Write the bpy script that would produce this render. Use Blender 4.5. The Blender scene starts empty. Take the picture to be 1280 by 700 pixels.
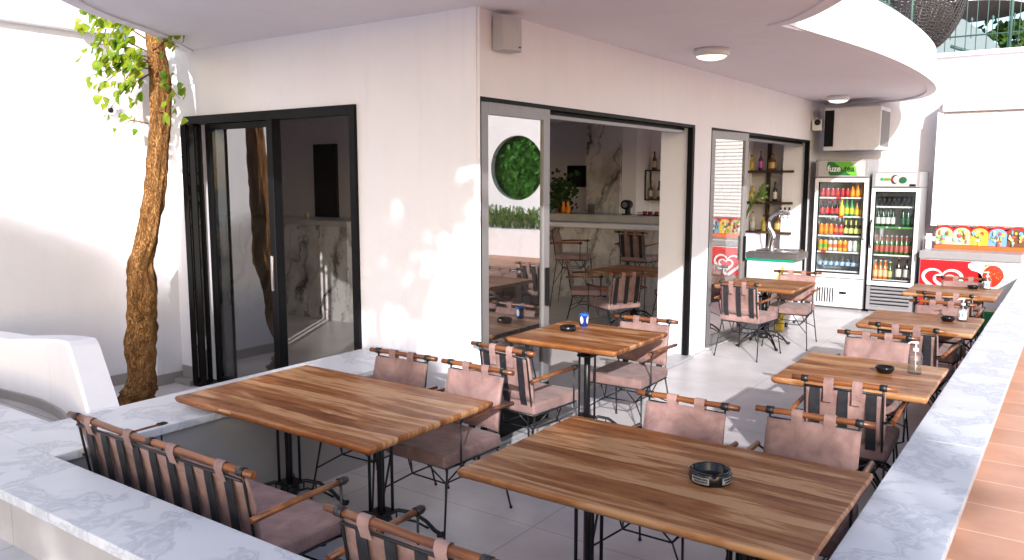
import bpy, bmesh, math, random
from mathutils import Vector, Matrix, noise
R = math.radians
S = bpy.context.scene
COL = S.collection
random.seed(7)

# ------------------------------------------------------------------ camera
cam = bpy.data.objects.new('camera', bpy.data.cameras.new('camera'))
COL.objects.link(cam); S.camera = cam
cam.location = (0, 0, 1.95)
cam.rotation_euler = (R(90 - 7.244), 0, R(35.235))
cam.data.sensor_width = 36; cam.data.lens = 36 * 1007 / 1280
cam.data.clip_start = 0.05; cam.data.clip_end = 600
# ------------------------------------------------------------------ light
SUN_AZ = (0.53, -0.848); SUN_EL = 22.0
w = bpy.data.worlds.new('World'); S.world = w; w.use_nodes = True
nt = w.node_tree; nt.nodes.clear()
sky = nt.nodes.new('ShaderNodeTexSky'); sky.sky_type = 'NISHITA'; sky.sun_disc = False
sky.sun_elevation = R(SUN_EL); sky.sun_rotation = math.atan2(SUN_AZ[0], SUN_AZ[1])
sky.air_density = 1.0; sky.dust_density = 1.5; sky.ozone_density = 0.8
bg = nt.nodes.new('ShaderNodeBackground'); bg.inputs[1].default_value = 0.15
wo = nt.nodes.new('ShaderNodeOutputWorld')
nt.links.new(sky.outputs[0], bg.inputs[0]); nt.links.new(bg.outputs[0], wo.inputs[0])
sl = bpy.data.lights.new('sun', 'SUN'); sl.energy = 3.3; sl.angle = R(0.55); sl.color = (1.0, 0.965, 0.955)
sun = bpy.data.objects.new('sun', sl); COL.objects.link(sun)
sd = Vector((SUN_AZ[0], SUN_AZ[1], math.tan(R(SUN_EL)))).normalized()
sun.rotation_euler = sd.to_track_quat('Z', 'Y').to_euler()
S.render.engine = 'CYCLES'
S.cycles.max_bounces = 10; S.cycles.diffuse_bounces = 6; S.cycles.transparent_max_bounces = 12
S.cycles.caustics_reflective = False; S.cycles.caustics_refractive = False
S.view_settings.view_transform = 'Standard'; S.view_settings.look = 'None'
S.view_settings.gamma = 1; S.view_settings.use_curve_mapping = False
S.view_settings.exposure = 0.95

# ------------------------------------------------------------------ materials
def newmat(name):
    m = bpy.data.materials.new(name); m.use_nodes = True
    return m, m.node_tree, m.node_tree.nodes['Principled BSDF']
def N(nt, t, **k):
    n = nt.nodes.new(t)
    for a, b in k.items():
        if a in n.inputs: n.inputs[a].default_value = b
        else: setattr(n, a, b)
    return n
def coords(nt, scale=(1, 1, 1), kind='Object', loc=None):
    tc = N(nt, 'ShaderNodeTexCoord'); mp = N(nt, 'ShaderNodeMapping'); mp.inputs['Scale'].default_value = scale
    nt.links.new(tc.outputs[kind], mp.inputs[0])
    if loc: mp.inputs['Location'].default_value = loc
    return mp.outputs[0]
def ramp(nt, src, stops):
    r = N(nt, 'ShaderNodeValToRGB'); e = r.color_ramp.elements
    while len(e) < len(stops): e.new(0.5)
    for i, (p, c) in enumerate(stops):
        e[i].position = p; e[i].color = (*c, 1) if len(c) == 3 else c
    nt.links.new(src, r.inputs[0]); return r.outputs[0]
def bump(nt, b, h, strength=.2, dist=.01):
    n = N(nt, 'ShaderNodeBump', Strength=strength, Distance=dist)
    nt.links.new(h, n.inputs['Height']); nt.links.new(n.outputs[0], b.inputs['Normal'])
def noisy(name, c1, c2, scale=4, rough=.7, bstr=.1, bdist=.005, metal=0, detail=6, stretch=(1, 1, 1), bscale=None, lo=.35, hi=.65, spec=.5):
    m, nt, b = newmat(name)
    co = coords(nt, stretch)
    n = N(nt, 'ShaderNodeTexNoise', Scale=scale, Detail=detail); nt.links.new(co, n.inputs['Vector'])
    nt.links.new(ramp(nt, n.outputs[0], [(lo, c1), (hi, c2)]), b.inputs['Base Color'])
    b.inputs['Roughness'].default_value = rough; b.inputs['Metallic'].default_value = metal
    b.inputs['Specular IOR Level'].default_value = spec
    if bstr:
        n2 = N(nt, 'ShaderNodeTexNoise', Scale=bscale or scale * 6, Detail=5); nt.links.new(co, n2.inputs['Vector'])
        bump(nt, b, n2.outputs[0], bstr, bdist)
    return m
def plain(name, c, rough=.5, metal=0, emit=0, alpha=None, spec=.5):
    m, nt, b = newmat(name)
    co = coords(nt)
    n = N(nt, 'ShaderNodeTexNoise', Scale=9.0, Detail=3); nt.links.new(co, n.inputs['Vector'])
    nt.links.new(ramp(nt, n.outputs[0], [(.3, tuple(x * .93 for x in c)), (.7, c)]), b.inputs['Base Color'])
    b.inputs['Roughness'].default_value = rough; b.inputs['Metallic'].default_value = metal
    b.inputs['Specular IOR Level'].default_value = spec
    if emit:
        b.inputs['Emission Color'].default_value = (*c, 1); b.inputs['Emission Strength'].default_value = emit
    return m
M = {}
def plaster_mat(name, c1, c2):
    m, nt, b = newmat(name); co = coords(nt)
    n = N(nt, 'ShaderNodeTexNoise', Scale=.7, Detail=8, Roughness=.65); nt.links.new(co, n.inputs['Vector'])
    base = ramp(nt, n.outputs[0], [(.3, c1), (.62, c2)])
    cs = coords(nt, (6, 6, .5)); n3 = N(nt, 'ShaderNodeTexNoise', Scale=1.3, Detail=7, Roughness=.7); nt.links.new(cs, n3.inputs['Vector'])
    dirt = ramp(nt, n3.outputs[0], [(.30, (.90, .885, .87)), (.42, (.985, .98, .975)), (.6, (1, 1, 1))])
    mx = N(nt, 'ShaderNodeMix', data_type='RGBA'); mx.blend_type = 'MULTIPLY'; mx.inputs[0].default_value = .5
    nt.links.new(base, mx.inputs[6]); nt.links.new(dirt, mx.inputs[7]); nt.links.new(mx.outputs[2], b.inputs['Base Color'])
    b.inputs['Roughness'].default_value = .88
    n2 = N(nt, 'ShaderNodeTexNoise', Scale=45.0, Detail=6, Roughness=.6); nt.links.new(co, n2.inputs['Vector'])
    n4 = N(nt, 'ShaderNodeTexNoise', Scale=3.5, Detail=5); nt.links.new(co, n4.inputs['Vector'])
    b1 = N(nt, 'ShaderNodeBump', Strength=.3, Distance=.003); nt.links.new(n2.outputs[0], b1.inputs['Height'])
    b2 = N(nt, 'ShaderNodeBump', Strength=.35, Distance=.03); nt.links.new(n4.outputs[0], b2.inputs['Height']); nt.links.new(b1.outputs[0], b2.inputs['Normal'])
    nt.links.new(b2.outputs[0], b.inputs['Normal']); return m
M['plaster'] = plaster_mat('white_plaster', (.755, .75, .805), (.80, .795, .845))
M['ceiling'] = plaster_mat('ceiling_paint', (.735, .715, .765), (.78, .76, .81))
M['inner_wall'] = noisy('interior_paint', (.82, .79, .82), (.86, .83, .86), 1.2, .8, .1, .003)
M['black_metal'] = plain('black_painted_steel', (.012, .012, .014), .42)
M['dark_alu'] = plain('anthracite_aluminium', (.005, .005, .006), .5, 0, spec=.14)
M['grey_alu'] = plain('grey_aluminium', (.23, .225, .23), .4, .3)
M['white_metal'] = plain('white_enamel', (.78, .78, .8), .3)
M['grey_metal'] = plain('light_grey_sheet', (.42, .42, .44), .4)
M['chrome'] = plain('chrome', (.8, .8, .82), .12, 1)
M['steel'] = plain('brushed_steel', (.35, .34, .34), .3, .9)
M['green_rail'] = plain('green_painted_rail', (.06, .13, .11), .6)
M['black_plastic'] = plain('black_plastic', (.006, .006, .008), .22, spec=.35)
def bark_mat():
    m, nt, b = newmat('rough_bark'); co = coords(nt, (1, 1, .32))
    n = N(nt, 'ShaderNodeTexNoise', Scale=9.0, Detail=9, Roughness=.68); nt.links.new(co, n.inputs['Vector'])
    base = ramp(nt, n.outputs[0], [(.28, (.17, .078, .028)), (.5, (.38, .19, .07)), (.72, (.55, .31, .125))])
    v = N(nt, 'ShaderNodeTexVoronoi', Scale=44.0, feature='DISTANCE_TO_EDGE'); 
    ad = N(nt, 'ShaderNodeVectorMath', operation='ADD'); sc = N(nt, 'ShaderNodeVectorMath', operation='SCALE', Scale=.22)
    n2 = N(nt, 'ShaderNodeTexNoise', Scale=14.0, Detail=5); nt.links.new(co, n2.inputs['Vector']); nt.links.new(n2.outputs['Color'], sc.inputs[0])
    nt.links.new(co, ad.inputs[0]); nt.links.new(sc.outputs[0], ad.inputs[1]); nt.links.new(ad.outputs[0], v.inputs['Vector'])
    crack = ramp(nt, v.outputs['Distance'], [(0, (.50, .42, .36)), (.07, (.82, .79, .76)), (.2, (1, 1, 1))])
    mx = N(nt, 'ShaderNodeMix', data_type='RGBA'); mx.blend_type = 'MULTIPLY'; mx.inputs[0].default_value = 1
    nt.links.new(base, mx.inputs[6]); nt.links.new(crack, mx.inputs[7]); nt.links.new(mx.outputs[2], b.inputs['Base Color'])
    b.inputs['Roughness'].default_value = .95; b.inputs['Specular IOR Level'].default_value = .15
    b1 = N(nt, 'ShaderNodeBump', Strength=1.0, Distance=.02); nt.links.new(crack, b1.inputs['Height'])
    b2 = N(nt, 'ShaderNodeBump', Strength=.9, Distance=.02); nt.links.new(n.outputs[0], b2.inputs['Height']); nt.links.new(b1.outputs[0], b2.inputs['Normal'])
    nt.links.new(b2.outputs[0], b.inputs['Normal']); return m
M['bark'] = bark_mat()
M['soffit'] = plain('soffit_paint', (.62, .62, .66), .6)
M['wicker'] = plain('dark_wicker', (.03, .028, .03), .5)
M['screen'] = plain('dark_screen', (.008, .008, .01), .2)
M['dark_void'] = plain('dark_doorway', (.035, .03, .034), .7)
M['brown_soffit'] = plain('brown_soffit', (.12, .075, .06), .7)
M['dark_wood'] = noisy('dark_shelf_wood', (.03, .015, .01), (.06, .03, .02), 8, .5)
M['terracotta_pot'] = plain('terracotta', (.3, .08, .04), .7)

def leather(name, a, bcol):
    m, nt, b = newmat(name)
    co = coords(nt); oi = N(nt, 'ShaderNodeObjectInfo')
    add = N(nt, 'ShaderNodeVectorMath', operation='ADD'); mul = N(nt, 'ShaderNodeVectorMath', operation='SCALE', Scale=17.0)
    nt.links.new(oi.outputs['Location'], mul.inputs[0]); nt.links.new(co, add.inputs[0]); nt.links.new(mul.outputs[0], add.inputs[1])
    n = N(nt, 'ShaderNodeTexNoise', Scale=5.5, Detail=9, Roughness=.62, Distortion=.8); nt.links.new(add.outputs[0], n.inputs['Vector'])
    lc = ramp(nt, n.outputs[0], [(.28, a), (.5, tuple((x + y) / 2 for x, y in zip(a, bcol))), (.72, bcol)])
    hs = N(nt, 'ShaderNodeHueSaturation'); mr = N(nt, 'ShaderNodeMapRange'); mr.inputs[3].default_value = .80; mr.inputs[4].default_value = 1.16
    nt.links.new(oi.outputs['Random'], mr.inputs[0]); nt.links.new(mr.outputs[0], hs.inputs['Value']); nt.links.new(lc, hs.inputs['Color']); nt.links.new(hs.outputs[0], b.inputs['Base Color'])
    b.inputs['Roughness'].default_value = .78; b.inputs['Sheen Weight'].default_value = .12
    n2 = N(nt, 'ShaderNodeTexNoise', Scale=120.0, Detail=4); nt.links.new(co, n2.inputs['Vector'])
    n3 = N(nt, 'ShaderNodeTexNoise', Scale=9.0, Detail=3); nt.links.new(add.outputs[0], n3.inputs['Vector'])
    b1 = N(nt, 'ShaderNodeBump', Strength=.3, Distance=.002); nt.links.new(n2.outputs[0], b1.inputs['Height'])
    b2 = N(nt, 'ShaderNodeBump', Strength=.8, Distance=.018); nt.links.new(n3.outputs[0], b2.inputs['Height']); nt.links.new(b1.outputs[0], b2.inputs['Normal'])
    nt.links.new(b2.outputs[0], b.inputs['Normal'])
    return m
M['leather'] = leather('pink_brown_suede', (.165, .090, .085), (.36, .225, .205))
M['strap'] = noisy('black_leather_strap', (.010, .010, .014), (.022, .022, .028), 20, .55)

def wood_top(name):
    m, nt, b = newmat(name)
    tc = N(nt, 'ShaderNodeTexCoord'); oi = N(nt, 'ShaderNodeObjectInfo')
    mul = N(nt, 'ShaderNodeVectorMath', operation='SCALE', Scale=3.7); nt.links.new(oi.outputs['Location'], mul.inputs[0])
    add = N(nt, 'ShaderNodeVectorMath', operation='ADD'); nt.links.new(tc.outputs['Object'], add.inputs[0]); nt.links.new(mul.outputs[0], add.inputs[1])
    sep = N(nt, 'ShaderNodeSeparateXYZ'); nt.links.new(add.outputs[0], sep.inputs[0])
    # wandering joints between the staves
    wn = N(nt, 'ShaderNodeTexNoise', Scale=1.6, Detail=2); nt.links.new(add.outputs[0], wn.inputs['Vector'])
    wa = N(nt, 'ShaderNodeMath', operation='MULTIPLY_ADD'); wa.inputs[1].default_value = .16
    nt.links.new(wn.outputs[0], wa.inputs[0]); nt.links.new(sep.outputs[1], wa.inputs[2])
    st = N(nt, 'ShaderNodeMath', operation='MULTIPLY'); st.inputs[1].default_value = 9.5; nt.links.new(wa.outputs[0], st.inputs[0])
    fl = N(nt, 'ShaderNodeMath', operation='FLOOR'); nt.links.new(st.outputs[0], fl.inputs[0])
    fr = N(nt, 'ShaderNodeMath', operation='FRACT'); nt.links.new(st.outputs[0], fr.inputs[0])
    wh = N(nt, 'ShaderNodeTexWhiteNoise', noise_dimensions='1D'); nt.links.new(fl.outputs[0], wh.inputs['W'])
    # grain
    cmb = N(nt, 'ShaderNodeCombineXYZ')
    sx = N(nt, 'ShaderNodeMath', operation='MULTIPLY'); sx.inputs[1].default_value = 1.1; nt.links.new(sep.outputs[0], sx.inputs[0])
    sy = N(nt, 'ShaderNodeMath', operation='MULTIPLY'); sy.inputs[1].default_value = 10.0; nt.links.new(sep.outputs[1], sy.inputs[0])
    sz = N(nt, 'ShaderNodeMath', operation='MULTIPLY_ADD'); sz.inputs[1].default_value = 7.3; nt.links.new(wh.outputs[0], sz.inputs[0]); nt.links.new(sep.outputs[2], sz.inputs[2])
    nt.links.new(sx.outputs[0], cmb.inputs[0]); nt.links.new(sy.outputs[0], cmb.inputs[1]); nt.links.new(sz.outputs[0], cmb.inputs[2])
    g = N(nt, 'ShaderNodeTexNoise', Scale=1.0, Detail=7, Roughness=.55, Distortion=1.6); nt.links.new(cmb.outputs[0], g.inputs['Vector'])
    g2 = N(nt, 'ShaderNodeTexNoise', Scale=5.5, Detail=6, Roughness=.7); nt.links.new(cmb.outputs[0], g2.inputs['Vector'])
    # value = .55 grain + .35 stave + fine
    a1 = N(nt, 'ShaderNodeMath', operation='MULTIPLY_ADD'); a1.inputs[1].default_value = .24; nt.links.new(wh.outputs[0], a1.inputs[0])
    gm = N(nt, 'ShaderNodeMath', operation='MULTIPLY'); gm.inputs[1].default_value = 1.15; nt.links.new(g.outputs[0], gm.inputs[0]); nt.links.new(gm.outputs[0], a1.inputs[2])
    a2 = N(nt, 'ShaderNodeMath', operation='MULTIPLY_ADD'); a2.inputs[1].default_value = .24; nt.links.new(g2.outputs[0], a2.inputs[0]); nt.links.new(a1.outputs[0], a2.inputs[2])
    c = ramp(nt, a2.outputs[0], [(.42, (.050, .017, .008)), (.58, (.14, .052, .023)), (.72, (.23, .094, .042)), (.84, (.30, .142, .070)), (.94, (.44, .26, .15))])
    # dark joint line
    j = N(nt, 'ShaderNodeMath', operation='LESS_THAN'); j.inputs[1].default_value = .012; nt.links.new(fr.outputs[0], j.inputs[0])
    mx = N(nt, 'ShaderNodeMix', data_type='RGBA'); mx.blend_type = 'MULTIPLY'
    hs = N(nt, 'ShaderNodeHueSaturation', Saturation=1.12); mr = N(nt, 'ShaderNodeMapRange'); mr.inputs[3].default_value = .86; mr.inputs[4].default_value = 1.14
    nt.links.new(oi.outputs['Random'], mr.inputs[0]); nt.links.new(mr.outputs[0], hs.inputs['Value']); nt.links.new(c, hs.inputs['Color'])
    nt.links.new(j.outputs[0], mx.inputs[0]); nt.links.new(hs.outputs[0], mx.inputs[6]); mx.inputs[7].default_value = (.55, .5, .48, 1)
    nt.links.new(mx.outputs[2], b.inputs['Base Color'])
    b.inputs['Specular IOR Level'].default_value = .4
    rn = N(nt, 'ShaderNodeTexNoise', Scale=6.0, Detail=8, Roughness=.7); nt.links.new(add.outputs[0], rn.inputs['Vector'])
    rr_ = N(nt, 'ShaderNodeMapRange'); rr_.inputs[1].default_value = .3; rr_.inputs[2].default_value = .7; rr_.inputs[3].default_value = .32; rr_.inputs[4].default_value = .58
    nt.links.new(rn.outputs[0], rr_.inputs[0]); nt.links.new(rr_.outputs[0], b.inputs['Roughness'])
    bump(nt, b, a2.outputs[0], .25, .003)
    return m
M['wood'] = wood_top('walnut_table_wood')
M['rod'] = noisy('varnished_brown_rod', (.10, .030, .010), (.26, .092, .027), 5, .34, .15, .003, stretch=(.5, 3, 3))
M['rod_dark'] = M['rod']

def marble(name, base, dark, vein, scale, w1=.03, rough=.3, soft=.5, dist=.5):
    m, nt, b = newmat(name)
    co = coords(nt, (1, 1, 1))
    n0 = N(nt, 'ShaderNodeTexNoise', Scale=scale * .8, Detail=6); nt.links.new(co, n0.inputs['Vector'])
    sc = N(nt, 'ShaderNodeVectorMath', operation='SCALE', Scale=dist); nt.links.new(n0.outputs['Color'], sc.inputs[0])
    ad = N(nt, 'ShaderNodeVectorMath', operation='ADD'); nt.links.new(co, ad.inputs[0]); nt.links.new(sc.outputs[0], ad.inputs[1])
    v = N(nt, 'ShaderNodeTexNoise', Scale=scale, Detail=7, Roughness=.55); nt.links.new(ad.outputs[0], v.inputs['Vector'])
    sub = N(nt, 'ShaderNodeMath', operation='SUBTRACT'); sub.inputs[1].default_value = .5; nt.links.new(v.outputs[0], sub.inputs[0])
    ab = N(nt, 'ShaderNodeMath', operation='ABSOLUTE'); nt.links.new(sub.outputs[0], ab.inputs[0])
    c1 = ramp(nt, ab.outputs[0], [(0, vein), (w1, tuple(x * soft + y * (1 - soft) for x, y in zip(vein, base))), (w1 * 2.6, (1, 1, 1))])
    n1 = N(nt, 'ShaderNodeTexNoise', Scale=scale * 1.7, Detail=8); nt.links.new(co, n1.inputs['Vector'])
    c2 = ramp(nt, n1.outputs[0], [(.3, dark), (.6, base)])
    mx = N(nt, 'ShaderNodeMix', data_type='RGBA'); mx.blend_type = 'MULTIPLY'; mx.inputs[0].default_value = 1
    nt.links.new(c1, mx.inputs[7]); nt.links.new(c2, mx.inputs[6]); nt.links.new(mx.outputs[2], b.inputs['Base Color'])
    b.inputs['Roughness'].default_value = rough
    return m
M['marble'] = marble('pale_blue_white_marble', (.65, .67, .715), (.61, .632, .68), (.98, .982, .985), 2.4, .02, .42, .25)
def bold_marble(name):
    m, nt, b = newmat(name); co = coords(nt, (1, 1, 1))
    rot = N(nt, 'ShaderNodeMapping'); rot.inputs['Rotation'].default_value = (R(38), R(-38), R(20)); nt.links.new(co, rot.inputs[0])
    cloud = N(nt, 'ShaderNodeTexNoise', Scale=2.0, Detail=8, Roughness=.6); nt.links.new(co, cloud.inputs['Vector'])
    base = ramp(nt, cloud.outputs[0], [(.34, (.40, .36, .33)), (.56, (.66, .63, .60))]); cur = base
    for sc_, dist_, w_, c_ in ((.55, 7.0, .05, (.10, .085, .085)), (1.0, 9.0, .028, (.22, .18, .16)), (1.9, 10.0, .016, (.35, .30, .27))):
        wv = N(nt, 'ShaderNodeTexWave', Scale=sc_, Distortion=dist_, Detail=6, **{'Detail Scale': 1.3, 'Detail Roughness': .62}); wv.bands_direction = 'X'
        nt.links.new(rot.outputs[0], wv.inputs['Vector'])
        msk = N(nt, 'ShaderNodeTexNoise', Scale=1.3 + sc_, Detail=3); nt.links.new(co, msk.inputs['Vector'])
        th = N(nt, 'ShaderNodeMapRange'); th.inputs[1].default_value = .42; th.inputs[2].default_value = .60; nt.links.new(msk.outputs[0], th.inputs[0])
        v = ramp(nt, wv.outputs['Fac'], [(0, (1, 1, 1)), (w_, (.4, .4, .4)), (w_ * 3.2, (0, 0, 0))])
        f = N(nt, 'ShaderNodeMath', operation='MULTIPLY'); nt.links.new(v, f.inputs[0]); nt.links.new(th.outputs[0], f.inputs[1])
        mx = N(nt, 'ShaderNodeMix', data_type='RGBA'); nt.links.new(f.outputs[0], mx.inputs[0]); nt.links.new(cur, mx.inputs[6]); mx.inputs[7].default_value = (*c_, 1); cur = mx.outputs[2]
    nt.links.new(cur, b.inputs['Base Color']); b.inputs['Roughness'].default_value = .25; return m
M['calacatta'] = bold_marble('dark_veined_marble')
M['counter_top'] = noisy('pale_stone_slab', (.42, .40, .38), (.50, .47, .45), 3, .3)

def tiles(name, c1, c2, grout, sx, sy, rough=.45, off=0.0, mortar=.004, rot=0, noise_amt=.5, var=0.0):
    m, nt, b = newmat(name)
    tc = N(nt, 'ShaderNodeTexCoord'); mp = N(nt, 'ShaderNodeMapping'); mp.inputs['Rotation'].default_value = (0, 0, rot)
    nt.links.new(tc.outputs['Object'], mp.inputs[0])
    br = N(nt, 'ShaderNodeTexBrick', Scale=1.0); br.offset = off; br.squash = 1
    br.inputs['Brick Width'].default_value = sx; br.inputs['Row Height'].default_value = sy
    br.inputs['Mortar Size'].default_value = mortar; br.inputs['Mortar Smooth'].default_value = .3
    br.inputs['Color1'].default_value = (1 - var, 1 - var, 1 - var, 1); br.inputs['Color2'].default_value = (1, 1, 1, 1); br.inputs['Mortar'].default_value = (*grout, 1)
    nt.links.new(mp.outputs[0], br.inputs['Vector'])
    n = N(nt, 'ShaderNodeTexNoise', Scale=2.2, Detail=8, Roughness=.6); nt.links.new(mp.outputs[0], n.inputs['Vector'])
    c = ramp(nt, n.outputs[0], [(.35, c1), (.65, c2)])
    mx = N(nt, 'ShaderNodeMix', data_type='RGBA'); mx.blend_type = 'MULTIPLY'; mx.inputs[0].default_value = 1
    nt.links.new(c, mx.inputs[6]); nt.links.new(br.outputs[0], mx.inputs[7]); nt.links.new(mx.outputs[2], b.inputs['Base Color'])
    b.inputs['Roughness'].default_value = rough
    n5 = N(nt, 'ShaderNodeTexNoise', Scale=30.0, Detail=4); nt.links.new(mp.outputs[0], n5.inputs['Vector'])
    ma = N(nt, 'ShaderNodeMath', operation='MULTIPLY_ADD'); ma.inputs[1].default_value = .12
    inv = N(nt, 'ShaderNodeMath', operation='SUBTRACT'); inv.inputs[0].default_value = 1; nt.links.new(br.outputs['Fac'], inv.inputs[1])
    nt.links.new(n5.outputs[0], ma.inputs[0]); nt.links.new(inv.outputs[0], ma.inputs[2])
    bump(nt, b, ma.outputs[0], .4, .003)
    return m
M['floor'] = tiles('greige_floor_tiles', (.54, .515, .52), (.66, .635, .64), (.62, .60, .59), 1.2, 1.2, .38)
M['floor_in'] = tiles('interior_floor_tiles', (.54, .50, .48), (.60, .56, .53), (.75, .73, .72), 1.2, 1.2, .3)
M['pave'] = tiles('pale_stone_paving', (.42, .43, .46), (.52, .52, .55), (.6, .6, .62), .6, .6, .6)
M['plank_pave'] = tiles('grey_plank_paving', (.36, .34, .34), (.44, .41, .40), (.45, .43, .43), 1.1, .14, .6, .5)
M['terracotta'] = tiles('terracotta_tiles', (.58, .29, .18), (.70, .38, .255), (1.2, 1.5, 1.8), .34, .34, .55, 0, .006, var=.12)
M['parapet_tile'] = tiles('grey_cladding', (.36, .345, .35), (.41, .395, .40), (.7, .7, .7), 1.2, 5, .5)
M['skirting'] = noisy('grey_skirting_tile', (.30, .28, .27), (.35, .33, .32), 3, .5)
M['ground'] = noisy('dusty_ground', (.26, .24, .22), (.34, .32, .3), .6, .9)

def glass(name, k, base=0.0, tint=(1, 1, 1), rough=0.0):
    m = bpy.data.materials.new(name); m.use_nodes = True; nt = m.node_tree; nt.nodes.clear()
    o = N(nt, 'ShaderNodeOutputMaterial'); t = N(nt, 'ShaderNodeBsdfTransparent'); g = N(nt, 'ShaderNodeBsdfGlossy', Roughness=rough)
    t.inputs[0].default_value = (*tint, 1)
    f = N(nt, 'ShaderNodeFresnel', IOR=1.5); ma = N(nt, 'ShaderNodeMath', operation='MULTIPLY_ADD', use_clamp=True)
    ma.inputs[1].default_value = k; ma.inputs[2].default_value = base
    nt.links.new(f.outputs[0], ma.inputs[0])
    ge = N(nt, 'ShaderNodeNewGeometry'); inv = N(nt, 'ShaderNodeMath', operation='SUBTRACT'); inv.inputs[0].default_value = 1.0
    nt.links.new(ge.outputs['Backfacing'], inv.inputs[1]); mm = N(nt, 'ShaderNodeMath', operation='MULTIPLY'); nt.links.new(ma.outputs[0], mm.inputs[0]); nt.links.new(inv.outputs[0], mm.inputs[1])
    mx = N(nt, 'ShaderNodeMixShader'); nt.links.new(mm.outputs[0], mx.inputs[0]); nt.links.new(t.outputs[0], mx.inputs[1]); nt.links.new(g.outputs[0], mx.inputs[2])
    nt.links.new(mx.outputs[0], o.inputs[0]); return m
M['glass'] = glass('clear_glass', 1.5, .0, (.93, .95, .95))
M['coated'] = glass('coated_glass', 2.2, .30, (.55, .57, .58))
M['coated_soft'] = glass('sun_control_glass', 2.0, .22, (.6, .62, .62))
M['cup_glass'] = glass('thin_glass', 1.2, .04, (.93, .95, .96))

def leafmat(name, a, b_):
    m, nt, b = newmat(name)
    oi = N(nt, 'ShaderNodeTexCoord')
    n = N(nt, 'ShaderNodeTexNoise', Scale=11.0, Detail=2); nt.links.new(oi.outputs['Object'], n.inputs['Vector'])
    nt.links.new(ramp(nt, n.outputs[0], [(.35, a), (.65, b_)]), b.inputs['Base Color'])
    b.inputs['Roughness'].default_value = .5
    tr = N(nt, 'ShaderNodeBsdfTranslucent'); nt.links.new(ramp(nt, n.outputs[0], [(.35, tuple(x * 1.3 for x in a)), (.65, tuple(x * 1.3 for x in b_))]), tr.inputs[0])
    mx = N(nt, 'ShaderNodeMixShader'); mx.inputs[0].default_value = .4
    out = nt.nodes['Material Output']
    nt.links.new(b.outputs[0], mx.inputs[1]); nt.links.new(tr.outputs[0], mx.inputs[2]); nt.links.new(mx.outputs[0], out.inputs[0])
    return m
M['vine'] = leafmat('yellow_green_leaves', (.09, .22, .006), (.34, .38, .015))
M['leaf'] = leafmat('green_leaves', (.035, .10, .015), (.09, .17, .03))
M['bright_leaf'] = leafmat('bright_green_leaves', (.04, .22, .03), (.13, .36, .06))
M['leaf_dark'] = leafmat('deep_green_leaves', (.02, .07, .015), (.06, .12, .03))
M['spider'] = leafmat('spider_plant_leaves', (.10, .22, .04), (.25, .34, .10))
def col(name, c, rough=.4, metal=0, emit=0):
    key = 'c_' + name
    if key not in M: M[key] = plain(name, c, rough, metal, emit)
    return M[key]

M['white_plastic'] = plain('white_plastic', (.75, .76, .78), .35)
M['gel'] = glass('clear_gel', .6, .02, (.88, .93, .96))
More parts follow.
